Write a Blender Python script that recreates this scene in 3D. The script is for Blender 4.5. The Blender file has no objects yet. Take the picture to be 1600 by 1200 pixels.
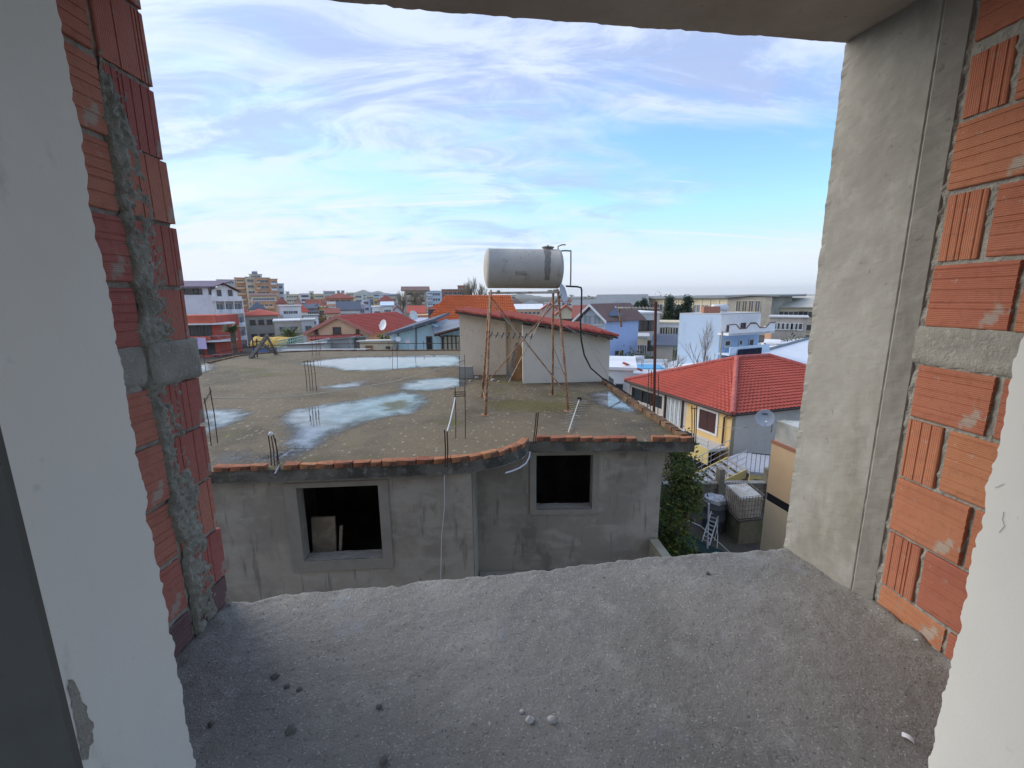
import bpy, bmesh, math, random
from mathutils import Vector, Matrix, noise
random.seed(7)
R_=math.radians
S=bpy.context.scene; COL=S.collection
# ---------------------------------------------------------------- camera, sky, sun, exposure
F=690.;CX=800.;CY=600.;TH=R_(11.2);PH=R_(.5);CZ=9.5
fw=Vector((0,math.cos(TH),-math.sin(TH)));r0=Vector((1,0,0));u0=Vector((0,math.sin(TH),math.cos(TH)))
RV=r0*math.cos(PH)-u0*math.sin(PH);UV=u0*math.cos(PH)+r0*math.sin(PH)
cam=bpy.data.cameras.new('camera');cam.sensor_width=36;cam.lens=36*F/1600;cam.clip_start=.05;cam.clip_end=20000
co=bpy.data.objects.new('camera',cam);COL.objects.link(co);S.camera=co
mw=Matrix((RV,UV,-fw)).transposed().to_4x4();mw.translation=(0,0,CZ);co.matrix_world=mw
S.view_settings.view_transform='Standard';S.view_settings.look='None';S.view_settings.exposure=1.0;S.view_settings.gamma=1;S.view_settings.use_curve_mapping=False
S.render.engine='CYCLES'
SUN_EL=R_(27);SUN_AZ=R_(-68)          # azimuth from +Y towards +X
W=bpy.data.worlds.new('World');S.world=W;W.use_nodes=True
def setup_world():
    nt=W.node_tree;nt.nodes.clear();N=nt.nodes.new;L=nt.links.new
    out=N('ShaderNodeOutputWorld');bg=N('ShaderNodeBackground');L(bg.outputs[0],out.inputs[0]);bg.inputs[1].default_value=.1
    sky=N('ShaderNodeTexSky');sky.sky_type='NISHITA';sky.sun_disc=False;sky.sun_elevation=SUN_EL;sky.sun_rotation=SUN_AZ
    sky.altitude=20;sky.air_density=1.0;sky.dust_density=.25;sky.ozone_density=2.2
    tc=N('ShaderNodeTexCoord');sep=N('ShaderNodeSeparateXYZ');L(tc.outputs['Generated'],sep.inputs[0])
    def m(op,a,b=None,c=None,clamp=False):
        n=N('ShaderNodeMath');n.operation=op;n.use_clamp=clamp
        for i,x in enumerate((a,b,c)):
            if x is None: continue
            if isinstance(x,(int,float)): n.inputs[i].default_value=x
            else: L(x,n.inputs[i])
        return n.outputs[0]
    zc=m('MAXIMUM',sep.outputs[2],0.0)
    den=m('ADD',zc,.20)
    px=m('DIVIDE',sep.outputs[0],den);py=m('DIVIDE',sep.outputs[1],den)
    def fld(sx,sy,rot,scale,detail,rough,dist,off):
        cb=N('ShaderNodeCombineXYZ');L(px,cb.inputs[0]);L(py,cb.inputs[1])
        mp=N('ShaderNodeMapping');mp.inputs['Rotation'].default_value=(0,0,R_(rot));mp.inputs['Scale'].default_value=(sx,sy,1);mp.inputs['Location'].default_value=off
        L(cb.outputs[0],mp.inputs[0])
        n=N('ShaderNodeTexNoise');n.inputs['Scale'].default_value=scale;n.inputs['Detail'].default_value=detail;n.inputs['Roughness'].default_value=rough;n.inputs['Distortion'].default_value=dist
        L(mp.outputs[0],n.inputs[0]);return n.outputs[0]
    def ramp(v,a,b):
        n=N('ShaderNodeMapRange');n.interpolation_type='SMOOTHSTEP';n.inputs[1].default_value=a;n.inputs[2].default_value=b;L(v,n.inputs[0]);return n.outputs[0]
    def mix(f,a,b):
        n=N('ShaderNodeMix');n.data_type='RGBA'
        if isinstance(f,(int,float)): n.inputs[0].default_value=f
        else: L(f,n.inputs[0])
        for k,x in ((6,a),(7,b)):
            if isinstance(x,tuple): n.inputs[k].default_value=(*x,1)
            else: L(x,n.inputs[k])
        return n.outputs[2]
    big=fld(.55,1.0,-18,1.05,3,.5,.6,(2.3,1.1,0))
    fine=fld(.7,1.6,-24,2.6,8,.62,.8,(5.3,.7,3))
    cov=m('ADD',m('MULTIPLY',big,.60),m('MULTIPLY',fine,.40))
    # the sheet of cloud is thicker to the left and overhead, open above the right horizon
    left=m('MULTIPLY',sep.outputs[0],-.13)
    high=m('MULTIPLY',ramp(sep.outputs[2],.18,.5),.05)
    rc=m('MULTIPLY',m('MULTIPLY',ramp(sep.outputs[0],-.05,.45),m('SUBTRACT',1.0,ramp(sep.outputs[2],.14,.36))),-.13)
    cov=m('ADD',m('ADD',m('ADD',cov,left),high),rc)
    cf=ramp(cov,.33,.58)
    shade=fld(.6,1.3,-24,2.4,9,.66,.9,(9.1,4.2,7))
    ccol=mix(ramp(shade,.40,.60),(2.65,3.15,4.5),(4.3,4.75,5.9))
    skyc=N('ShaderNodeMix');skyc.data_type='RGBA';skyc.blend_type='MULTIPLY';skyc.inputs[0].default_value=1
    L(sky.outputs[0],skyc.inputs[6]);skyc.inputs[7].default_value=(1.12,1.34,1.62,1)
    c=mix(m('MULTIPLY',cf,.84),skyc.outputs[2],ccol)
    # bright pale band near the horizon, warmer to the left where the sun is
    hb=m('SUBTRACT',1.0,ramp(sep.outputs[2],.0,.12))
    warm=ramp(sep.outputs[0],-.75,.25)
    hc=mix(warm,(6.2,5.9,5.2),(5.0,5.7,5.7))
    c=mix(m('MULTIPLY',hb,.62),c,hc)
    # a long wisp of bright cloud, drawn out by the wind
    wv=fld(.30,3.2,-26,1.5,8,.6,.7,(4.4,2.6,9))
    c=mix(m('MULTIPLY',m('MULTIPLY',ramp(wv,.56,.70),m('SUBTRACT',1.0,ramp(sep.outputs[2],.30,.50))),.38),c,(6.6,6.8,7.2))
    # low grey streaks over the horizon
    st=fld(.25,2.4,-6,2.2,5,.55,.4,(1.7,8.3,2))
    sf=m('MULTIPLY',m('MULTIPLY',ramp(st,.52,.64),m('SUBTRACT',1.0,ramp(sep.outputs[2],.08,.20))),.5)
    c=mix(sf,c,(4.4,5.0,6.4))
    dk=N('ShaderNodeMix');dk.data_type='RGBA';dk.blend_type='DARKEN';dk.inputs[0].default_value=.85;L(c,dk.inputs[6]);dk.inputs[7].default_value=(4.45,4.75,5.4,1);c=dk.outputs[2]
    # ground half of the dome
    gf=ramp(sep.outputs[2],-.02,.0)
    c=mix(gf,(1.6,1.6,1.5),c)
    L(c,bg.inputs[0])
setup_world()
sl=bpy.data.lights.new('sun','SUN');sl.energy=1.5;sl.angle=R_(50);sl.color=(1,.93,.82)
so=bpy.data.objects.new('sun',sl);COL.objects.link(so)
sd=Vector((math.sin(SUN_AZ)*math.cos(SUN_EL),math.cos(SUN_AZ)*math.cos(SUN_EL),math.sin(SUN_EL)))
so.rotation_euler=sd.to_track_quat('Z','Y').to_euler();so.location=(0,0,60)
# ---------------------------------------------------------------- pixel -> point helpers
def ray(px,py): return fw+RV*((px-CX)/F)-UV*((py-CY)/F)
CP=Vector((0,0,CZ))
def atY(px,py,Y): d=ray(px,py);return CP+d*(Y/d.y)
def atZ(px,py,z): d=ray(px,py);return CP+d*((z-CZ)/d.z)
def atX(px,py,x): d=ray(px,py);return CP+d*(x/d.x)
def onp(px,py,p,n): d=ray(px,py);n=Vector(n);return CP+d*((Vector(p)-CP).dot(n)/d.dot(n))
# ---------------------------------------------------------------- mesh builder
WO={}
class MB:
    def __init__(s): s.v=[];s.f=[];s.mi=[];s.at=None
    def add(s,pts): b=len(s.v);s.v.extend(Vector(p) for p in pts);return b
    def face(s,idx,m=0): s.f.append(tuple(idx));s.mi.append(m)
    def poly(s,pts,m=0): b=s.add(pts);s.face(range(b,b+len(pts)),m)
    def hexa(s,p,m=0):
        b=s.add(p)
        for q in ((3,2,1,0),(4,5,6,7),(0,1,5,4),(1,2,6,5),(2,3,7,6),(3,0,4,7)): s.face([b+i for i in q],m)
    def box(s,x0,x1,y0,y1,z0,z1,m=0):
        s.hexa([(x0,y0,z0),(x1,y0,z0),(x1,y1,z0),(x0,y1,z0),(x0,y0,z1),(x1,y0,z1),(x1,y1,z1),(x0,y1,z1)],m)
    def ob(s,o,u,v,w,m=0):
        o,u,v,w=map(Vector,(o,u,v,w));s.hexa([o,o+u,o+u+v,o+v,o+w,o+u+w,o+u+v+w,o+v+w],m)
    def prism(s,pts,h,m=0,mtop=None):
        h=Vector(h);n=len(pts);b=s.add(pts);t=s.add([Vector(p)+h for p in pts])
        s.face([b+i for i in reversed(range(n))],m);s.face([t+i for i in range(n)],m if mtop is None else mtop)
        for i in range(n): j=(i+1)%n;s.face((b+i,b+j,t+j,t+i),m)
    def tube(s,pts,r,n=6,m=0):
        pts=[Vector(p) for p in pts];rr=r if isinstance(r,(list,tuple)) else [r]*len(pts);rings=[]
        a=None
        for i,p in enumerate(pts):
            d=(pts[min(i+1,len(pts)-1)]-pts[max(i-1,0)]).normalized()
            if a is None: a=d.orthogonal().normalized()
            else:
                a=a-d*a.dot(d);a=a.normalized() if a.length>1e-6 else d.orthogonal().normalized()
            c=d.cross(a);rings.append(s.add([p+(a*math.cos(6.28319*k/n)+c*math.sin(6.28319*k/n))*rr[i] for k in range(n)]))
        for i in range(len(pts)-1):
            for k in range(n): q=(k+1)%n;s.face((rings[i]+k,rings[i]+q,rings[i+1]+q,rings[i+1]+k),m)
        s.face([rings[0]+k for k in reversed(range(n))],m);s.face([rings[-1]+k for k in range(n)],m)
    def lathe(s,o,ax,prof,n=24,m=0):
        o=Vector(o);ax=Vector(ax).normalized();a=ax.orthogonal().normalized();c=ax.cross(a);rings=[]
        for r,h in prof:
            if r<1e-5: rings.append((s.add([o+ax*h]),1))
            else: rings.append((s.add([o+ax*h+(a*math.cos(6.28319*k/n)+c*math.sin(6.28319*k/n))*r for k in range(n)]),n))
        for (b0,n0),(b1,n1) in zip(rings,rings[1:]):
            for k in range(n):
                q=(k+1)%n
                if n0==1 and n1==1: continue
                if n0==1: s.face((b0,b1+q,b1+k),m)
                elif n1==1: s.face((b0+k,b0+q,b1),m)
                else: s.face((b0+k,b0+q,b1+q,b1+k),m)
    def grid(s,fn,nu,nv,m=0):
        b=s.add([fn(i/nu,j/nv) for j in range(nv+1) for i in range(nu+1)])
        for j in range(nv):
            for i in range(nu): q=b+j*(nu+1)+i;s.face((q,q+1,q+nu+2,q+nu+1),m)
    def mesh(s,name,mats,smooth=False,off=Vector((0,0,0))):
        me=bpy.data.meshes.new(name);me.from_pydata([tuple(v-off) for v in s.v],[],s.f)
        for m in (mats if isinstance(mats,(list,tuple)) else [mats]): me.materials.append(m)
        if any(s.mi): me.polygons.foreach_set('material_index',s.mi)
        if smooth: me.polygons.foreach_set('use_smooth',[True]*len(s.f))
        if s.at:
            a=me.attributes.new('mask','FLOAT','POINT');a.data.foreach_set('value',s.at)
        me.update();return me
    def build(s,name,mats,parent=None,smooth=False,at=None):
        """ one mesh object; vertices are given in world space, the object's origin is `at` (or the parent's origin) """
        wo=Vector(at) if at is not None else (WO[parent.name] if parent else Vector((0,0,0)))
        return link(name,s.mesh(name,mats,smooth,wo),parent,wo)
def link(name,me,parent=None,wo=Vector((0,0,0)),rot=None):
    o=bpy.data.objects.new(name,me);COL.objects.link(o);WO[o.name]=Vector(wo)
    if parent: o.parent=parent;o.location=Vector(wo)-WO[parent.name]
    else: o.location=wo
    if rot is not None: o.rotation_euler=rot
    return o
def tag(o,label,cat,group=None):
    o['label']=label;o['category']=cat
    if group: o['group']=group
    return o
def thing(name,label,cat,loc,group=None):
    o=bpy.data.objects.new(name,None);COL.objects.link(o);o.location=loc;WO[o.name]=Vector(loc);o.empty_display_size=.2
    return tag(o,label,cat,group)
def kind(o,k='structure'): o['kind']=k;return o
def copy_tree(o,delta,parent=None):
    c=o.copy();COL.objects.link(c);WO[c.name]=WO[o.name]+Vector(delta)
    if parent: c.parent=parent
    else: c.location=o.location+Vector(delta)
    for ch in list(o.children): copy_tree(ch,delta,c)
    return c
# ---------------------------------------------------------------- materials
def lin(h): # sRGB 0-255 triple -> linear
    return tuple((c/255/12.92 if c/255<=.04045 else ((c/255+.055)/1.055)**2.4) for c in h)
def M(name,base,layers=(),rough=.85,bump=(),spec=.3,metal=0.,rnd=0.,coords='Object',wav=None,rl=None,ior=None):
    """ layers: (scale, lo, hi, colour, amount, (sx,sy,sz), kind) ; bump: (scale, strength, distance, (sx,sy,sz), kind) """
    m=bpy.data.materials.new(name);m.use_nodes=True;nt=m.node_tree;N=nt.nodes.new;L=nt.links.new
    p=nt.nodes['Principled BSDF'];p.inputs['Roughness'].default_value=rough;p.inputs['Metallic'].default_value=metal
    p.inputs['Specular IOR Level'].default_value=spec
    if ior: p.inputs['IOR'].default_value=ior
    tc=N('ShaderNodeTexCoord').outputs[coords]
    oi=None
    def tex(scale,st,kd,det=6):
        v=tc
        if st:
            mp=N('ShaderNodeMapping');mp.inputs['Scale'].default_value=st;L(tc,mp.inputs[0]);v=mp.outputs[0]
        if kd=='vor':
            n=N('ShaderNodeTexVoronoi');n.inputs['Scale'].default_value=scale;L(v,n.inputs[0]);return n.outputs[0]
        if kd and kd.startswith('wave'):
            n=N('ShaderNodeTexWave');n.wave_type='BANDS';n.bands_direction=kd[4].upper();n.inputs['Scale'].default_value=scale;n.inputs['Distortion'].default_value=.25;n.inputs['Detail'].default_value=1
            L(v,n.inputs[0]);return n.outputs[1]
        n=N('ShaderNodeTexNoise');n.inputs['Scale'].default_value=scale;n.inputs['Detail'].default_value=det;n.inputs['Roughness'].default_value=.62;L(v,n.inputs[0]);return n.outputs[0]
    cur=None
    def mixc(f,a,b,bt='MIX'):
        n=N('ShaderNodeMix');n.data_type='RGBA';n.blend_type=bt
        if isinstance(f,(int,float)): n.inputs[0].default_value=f
        else: L(f,n.inputs[0])
        for k,x in ((6,a),(7,b)):
            if isinstance(x,tuple): n.inputs[k].default_value=(*x[:3],1)
            else: L(x,n.inputs[k])
        return n.outputs[2]
    cur=tuple(base)
    for ly in layers:
        scale,lo,hi,c,amt=ly[:5];st=ly[5] if len(ly)>5 else None;kd=ly[6] if len(ly)>6 else None
        t=tex(scale,st,kd)
        mr=N('ShaderNodeMapRange');mr.interpolation_type='SMOOTHSTEP';mr.inputs[1].default_value=lo;mr.inputs[2].default_value=hi;mr.inputs[4].default_value=amt;L(t,mr.inputs[0])
        cur=mixc(mr.outputs[0],cur,tuple(c))
    if rnd:
        oi=N('ShaderNodeObjectInfo');hs=N('ShaderNodeHueSaturation')
        mr=N('ShaderNodeMapRange');mr.inputs[3].default_value=1-rnd;mr.inputs[4].default_value=1+rnd;L(oi.outputs['Random'],mr.inputs[0]);L(mr.outputs[0],hs.inputs['Value'])
        m2=N('ShaderNodeMath');m2.operation='MULTIPLY_ADD';L(oi.outputs['Random'],m2.inputs[0]);m2.inputs[1].default_value=.02;m2.inputs[2].default_value=.49;L(m2.outputs[0],hs.inputs['Hue'])
        if isinstance(cur,tuple): hs.inputs['Color'].default_value=(*cur[:3],1)
        else: L(cur,hs.inputs['Color'])
        cur=hs.outputs[0]
    if isinstance(cur,tuple): p.inputs['Base Color'].default_value=(*cur[:3],1)
    else: L(cur,p.inputs['Base Color'])
    if rl: # roughness layer: (scale, lo, hi, rough_at_hi)
        t=tex(rl[0],rl[4] if len(rl)>4 else None,None);mr=N('ShaderNodeMapRange');mr.interpolation_type='SMOOTHSTEP';mr.inputs[1].default_value=rl[1];mr.inputs[2].default_value=rl[2];mr.inputs[3].default_value=rough;mr.inputs[4].default_value=rl[3];L(t,mr.inputs[0]);L(mr.outputs[0],p.inputs['Roughness'])
    prev=None
    for b in bump:
        scale,stg,dist=b[:3];t=tex(scale,b[3] if len(b)>3 else None,b[4] if len(b)>4 else None,8)
        n=N('ShaderNodeBump');n.inputs['Strength'].default_value=stg;n.inputs['Distance'].default_value=dist;L(t,n.inputs['Height'])
        if prev: L(prev,n.inputs['Normal'])
        prev=n.outputs[0]
    if prev: L(prev,p.inputs['Normal'])
    return m
concrete=M('concrete',(.335,.325,.295),[(1.3,.40,.62,(.26,.25,.225),.75),(9,.45,.7,(.41,.40,.37),.5),(2.2,.55,.7,(.23,.205,.155),.5,(1,1,.25)),(14,.56,.70,(.41,.40,.36),.35,(1,1,.2)),(4,.56,.66,(.22,.21,.18),.55,(1,1,.35)),(22,.62,.70,(.20,.19,.165),.6),(60,.62,.75,(.19,.175,.15),.5)],.9,[(140,.3,.003)])
form_concrete=M('formwork_concrete',(.58,.53,.465),[(1.2,.4,.62,(.45,.40,.34),.9),(5,.5,.7,(.54,.50,.45),.6,(1,3,1)),(26,.64,.72,(.11,.07,.05),.8,(1,2.5,1))],.9,[(20,.4,.012),(120,.4,.004)])
plaster=M('white_plaster',(.76,.74,.685),[(1.3,.4,.65,(.69,.675,.625),.7),(3,.5,.7,(.72,.72,.69),.75,(1,1,.16)),(4.5,.60,.70,(.40,.395,.365),.5,(1,1,.5)),(1.7,.64,.72,(.44,.43,.39),.6),(14,.66,.75,(.52,.52,.49),.4),(3.1,.68,.76,(.42,.42,.39),.35),(45,.70,.76,(.36,.35,.33),.4)],.8,[(9,.12,.008,(1,1,.5)),(90,.2,.003)])
shaded_plaster=M('inner_plaster',(.125,.122,.11),[(2,.4,.6,(.10,.098,.088),.7),(7,.64,.72,(.05,.048,.042),.7)],.9,[(40,.2,.004)])  # shade of the room-side wall face put into a darker plaster colour
mortar=M('mortar',(.36,.345,.305),[(5,.4,.6,(.27,.26,.23),.8),(40,.5,.7,(.46,.44,.40),.6)],.95,[(60,.8,.012),(220,.5,.004)])
screed=M('wet_screed',(.25,.237,.218),[(1.1,.42,.62,(.19,.18,.165),.9),(4.5,.52,.68,(.31,.30,.282),.7),(120,.56,.68,(.52,.52,.51),.75),(70,.58,.70,(.055,.054,.053),.8),(2.4,.62,.72,(.25,.27,.31),.55)],.62,[(45,.55,.012),(190,.9,.006)],spec=.5,rl=(2.0,.5,.68,.36))
def brick_mat(name,base,c2,bands):
    return M(name,base,[(3,.4,.65,c2,.7),(30,.5,.7,tuple(x*.72 for x in base),.6,(1,1,1)),(2.2,.5,.75,(.46,.30,.23),.55),(8,.58,.65,(.40,.36,.31),.8),(70,.66,.72,(.55,.44,.37),.6)],.9,[(46,.4,.004,None,bands),(120,.35,.003),(14,.2,.006)],spec=.15,rnd=.11)
brick_h=brick_mat('hollow_brick_h',(.45,.185,.108),(.37,.135,.08),'wavez')
brick_v=brick_mat('hollow_brick_v',(.45,.185,.108),(.37,.135,.08),'wavex')
brick_lh=brick_mat('dusty_brick_h',(.46,.185,.145),(.38,.125,.10),'wavez')
brick_lv=brick_mat('dusty_brick_v',(.46,.185,.145),(.38,.125,.10),'wavex')
brick_p=brick_mat('purplish_brick',(.20,.125,.125),(.16,.10,.105),'wavez')
old_brick=M('old_brick',(.42,.17,.085),[(6,.42,.62,(.24,.11,.065),.85),(7,.52,.64,(.075,.062,.048),.85),(25,.62,.7,(.42,.36,.28),.5)],.9,[(30,.6,.01)],rnd=.25)
mossy_brick=M('mossy_brick',(.24,.12,.07),[(5,.4,.55,(.10,.085,.05),.9),(9,.58,.68,(.16,.17,.05),.7),(25,.6,.7,(.35,.30,.22),.5)],.95,[(30,.7,.01)],rnd=.25)
grey_wall=M('grey_render',(.41,.37,.315),[(.8,.42,.58,(.30,.27,.23),.9),(3.2,.5,.64,(.47,.435,.385),.55,(.4,.4,1)),(9,.55,.7,(.17,.155,.138),.7,(1,1,.12)),(1.6,.60,.68,(.17,.155,.14),.55,(1,1,.6)),(.9,.66,.74,(.50,.48,.46),.6)],.92,[(25,.25,.01),(120,.3,.003)])
grey_trim=M('grey_trim',(.33,.30,.262),[(3,.4,.65,(.27,.25,.22),.7)],.92,[(50,.3,.005)])
dark_room=M('dark_room',(.20,.19,.17),[(2,.4,.6,(.13,.12,.11),.8)],.95)
fascia_m=M('slab_edge',(.17,.16,.14),[(2.5,.42,.6,(.055,.052,.046),.9),(6,.56,.68,(.34,.33,.30),.6),(5,.5,.66,(.16,.155,.10),.5)],.95,[(25,.6,.015)])
roof_m=M('roof_screed',(.165,.128,.080),[(.28,.44,.60,(.085,.069,.048),.9),(1.6,.45,.68,(.195,.152,.092),.6),(7,.24,.10,(.34,.30,.20),.75,(1,.5,1),'vor'),(16,.26,.12,(.26,.23,.16),.7,(1,.6,1),'vor'),(17,.58,.7,(.03,.028,.024),.7),(.55,.54,.66,(.125,.115,.035),.7)],.85,[(30,.5,.012),(9,.3,.02)],spec=.35)
rust=M('rusty_steel',(.085,.045,.035),[(20,.45,.65,(.05,.032,.028),.8)],.85)
rust_o=M('rusty_paint',(.42,.25,.15),[(9,.42,.58,(.22,.095,.045),.9),(20,.55,.65,(.50,.40,.30),.6)],.75,[(60,.3,.003)])
brown_steel=M('brown_steel',(.10,.038,.026),[(12,.45,.65,(.16,.06,.04),.7)],.7)
galv=M('galvanised',(.42,.42,.42),[(15,.4,.6,(.30,.29,.28),.7)],.45,metal=.6)
white_paint=M('white_paint',(.74,.75,.76),[(8,.5,.7,(.62,.62,.62),.5)],.55)
black_pl=M('black_plastic',(.022,.022,.025),[],.45)
black_rb=M('black_rubber',(.016,.016,.018),[],.5)
rope_m=M('rope',(.62,.56,.44),[],.9)
glass=M('window_glass',(.035,.045,.055),[(.5,.4,.6,(.02,.025,.03),.8)],.12,spec=.6)
# ================================================================ OUR BALCONY
def nz(*a,s=1.): return noise.noise(Vector((tuple(a)+(0.,0.))[:3])*s)
ZF=8.2;ZB=10.54
A=Vector((1.417,2.101,0));B=Vector((1.498,1.742,0));C=Vector((1.539,1.678,0));D=Vector((1.60,.96,0))
XL=-1.247;YL=1.725
# --- floor slab, one rough sheet with a crumbling outer edge
edge_px=[(358,941),(400,936),(450,925),(510,919),(570,913),(620,912),(650,905),(720,899),(760,897),(800,892),(850,886),(900,880),(950,876),(1000,868),(1050,866),(1100,860),(1160,858),(1225,855)]
edge=[atZ(x,y,ZF) for x,y in edge_px]
def edge_y(x):
    if x<=edge[0].x: return edge[0].y+(x-edge[0].x)*.145
    for a,b in zip(edge,edge[1:]):
        if x<=b.x: return a.y+(b.y-a.y)*(x-a.x)/(b.x-a.x)
    return edge[-1].y+(x-edge[-1].x)*.145
mb=MB();NU,NV=230,170
def fl(u,v):
    x=-1.75+u*3.9;ye=edge_y(x)+.014*nz(x*9,3)+.010*nz(x*31,7)
    y=-.2+(ye+.2)*v**.9
    z=ZF+.005*nz(x*2.2,y*2.2,1)+.0028*nz(x*9,y*9,5)+.0034*nz(x*27,y*27,9)+.0026*nz(x*60,y*60,2)
    t=max(0,(v-.975)/.025)
    z+=.010*t*(1-t)*4*max(0,nz(x*14,2)+.3)-.02*t**3
    wx=x-XL
    for w,k in ((x-XL,.06),((1.56-.1*(y-1.5))-x,.05)):
        if 0<w<k*2.2: z+=.030*math.exp(-(w/k)**2)*(.5+.9*nz(x*11,y*11,4))
    return (x,y,z)
mb.grid(fl,NU,NV)
n0=len(mb.v);top=[n0-(NU+1)+i for i in range(NU+1)]
low=mb.add([Vector((mb.v[t].x,mb.v[t].y-.012+.012*nz(mb.v[t].x*20,5),ZF-.07)) for t in top]);lo2=mb.add([Vector((mb.v[t].x,mb.v[t].y-.02,ZF-.2)) for t in top])
for i in range(NU):
    mb.face((top[i],top[i+1],low+i+1,low+i));mb.face((low+i,low+i+1,lo2+i+1,lo2+i))
b=mb.add([(-1.75,-.2,ZF-.2),(2.15,-.2,ZF-.2)]);mb.face((b,b+1,lo2+NU,lo2))
kind(mb.build('balcony_floor',screed,smooth=True))
# --- crumbs of mortar lying on the floor
def lump(name,c,r,mat,label,grp,seed,sq=.7,n=2):
    bm=bmesh.new();bmesh.ops.create_icosphere(bm,subdivisions=n,radius=1)
    me=bpy.data.meshes.new(name)
    for v in bm.verts:
        k=1+.42*nz(v.co.x*1.6+seed,v.co.y*1.6,v.co.z*1.6)+.2*nz(v.co.x*4,v.co.y*4+seed,v.co.z*4);v.co=Vector((v.co.x*k*r,v.co.y*k*r,v.co.z*k*r*sq))
    bm.to_mesh(me);bm.free();me.materials.append(mat);o=link(name,me,None,Vector(c)+Vector((0,0,r*.35)));tag(o,label,'mortar lump',grp);return o
pale_mortar=M('pale_mortar',(.50,.49,.47),[(60,.4,.6,(.36,.35,.34),.7)],.95,[(150,.6,.004)])
dark_mortar=M('dark_mortar',(.15,.145,.14),[(60,.4,.6,(.09,.088,.085),.7)],.95,[(150,.6,.004)])
for i,(px,py,r,m_,lb) in enumerate([(816,1113,.008,pale_mortar,'small white crumb of mortar at the head of a broken pair on the balcony floor'),(828,1127,.013,pale_mortar,'larger white crumb of mortar next to the lone white one on the floor'),(862,1126,.013,pale_mortar,'lone rounded white lump of mortar at the lower middle of the floor'),
   (430,1058,.013,dark_mortar,'dark grey lump of mortar, first in a row of three'),(448,1074,.010,dark_mortar,'flat dark lump of mortar, middle of a row of three'),(468,1079,.010,dark_mortar,'small dark lump of mortar, last in a row of three on the floor'),
   (330,1132,.010,dark_mortar,'grey crumb of mortar close to the left plaster edge'),(592,1105,.009,dark_mortar,'small dark crumb lying alone left of the floor middle'),(1105,896,.010,dark_mortar,'dark crumb of mortar near the far edge of the floor'),(1432,1002,.010,pale_mortar,'pale crumb of mortar at the foot of the right brick wall'),(455,1143,.016,dark_mortar,'broad dark clod of mortar at the lower left of the floor'),(600,1190,.012,dark_mortar,'dark clod of mortar at the bottom edge of the floor')]):
    lump('mortar_lump',atZ(px,py,ZF),r,m_,lb,'mortar crumbs on the balcony floor',i*3.7)
mb=MB();p=atZ(1418,1156,ZF);q0=Vector((p.x,p.y,ZF+.012))
mb.grid(lambda u,v:(q0.x+(u-.5)*.010+(v-.5)*.016,q0.y+(u-.5)*.012-(v-.5)*.024,q0.z-.006+.005*math.sin(v*3)+.002*u),4,6)
tag(mb.build('paper_scrap',white_paint),'curled white scrap of paper near the right plaster edge','paper scrap')
# stuff: countless grains of loose aggregate on the floor
mb=MB();rg=random.Random(3)
for i in range(9000):
    x=rg.uniform(-1.2,1.55);y=rg.uniform(.75,edge_y(x)-.02);s=rg.uniform(.0009,.0026)
    z=fl((x+1.75)/3.9,max(0,((y+.2)/(edge_y(x)+.2)))**(1/.9))[2]
    b=mb.add([(x+s*rg.uniform(.6,1.3),y,z-.001),(x-s*.5,y+s*rg.uniform(.6,1.2),z-.001),(x-s*.6,y-s*.8,z-.001),(x+s*rg.uniform(-.3,.3),y,z+s*rg.uniform(.8,1.4))])
    mi=rg.choice((0,0,0,1,1,2))
    for f in ((0,1,3),(1,2,3),(2,0,3)): mb.face([b+k for k in f],mi)
kind(mb.build('loose_grit',[M('grit_grey',(.24,.24,.24),[],.9),M('grit_dark',(.07,.07,.07),[],.9),M('grit_pale',(.42,.42,.42),[],.8)]),'stuff')
# --- grooved hollow bricks
def brick_mesh(L,H,Dp,mat,vert,seed,ng=6):
    rg=random.Random(seed);mb=MB();W_=L if vert else H;O=H if vert else L
    ps=[0.0]
    cs=sorted(rg.uniform(.08,.92) for _ in range(ng)) if vert else [(k+.6+rg.uniform(-.25,.25))/(ng+.2) for k in range(ng)]
    prof=[(0,0.004),(.006,0)]
    for c in cs:
        c*=W_
        if c-prof[-1][0]<.009 or c>W_-.012: continue
        prof+= [(c-.003,0),(c-.0018,.0028),(c+.0018,.0028),(c+.003,0)]
    prof+=[(W_-.006,0),(W_,.004)]
    j=lambda a:rg.uniform(-a,a)
    t0,t1=(j(.003),j(.003))
    ch=[rg.uniform(0,.003) for _ in range(4)]
    def P(w,o,d):
        o2=o+(t0 if o<O/2 else t1)
        return (w,d,o2) if vert else (o2,d,w)
    b=mb.add([P(w,0,d+ch[0]) for w,d in prof]);t=mb.add([P(w,O,d+ch[1]) for w,d in prof]);n=len(prof)
    for i in range(n-1): mb.face((b+i,b+i+1,t+i+1,t+i))
    bb=mb.add([P(0,0,Dp),P(W_,0,Dp)]);tt=mb.add([P(0,O,Dp),P(W_,O,Dp)])
    mb.face([b+i for i in range(n)]+[bb+1,bb]);mb.face([t+i for i in reversed(range(n))]+[tt,tt+1])
    mb.face((b,t,tt,bb));mb.face((b+n-1,bb+1,tt+1,t+n-1))
    return mb.mesh('brick',mat)
def lay(root,o,n,u0,z0,L,H,mat,vert,seed,out=0.,tilt=0.):
    """ one brick: o wall origin, n outward normal, u0 along (X=Y x Z) """
    n=Vector(n).normalized();Y=-n;X=Y.cross(Vector((0,0,1)))
    me=brick_mesh(L,H,.05,mat,vert,seed)
    wo=Vector(o)+X*u0+n*out;wo.z=z0
    ob_=link('brick',me,root,wo)
    ob_.rotation_euler=(Matrix((X,Y,(0,0,1))).transposed()@Matrix.Rotation(tilt,3,'Y')).to_euler()
    return ob_
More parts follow.
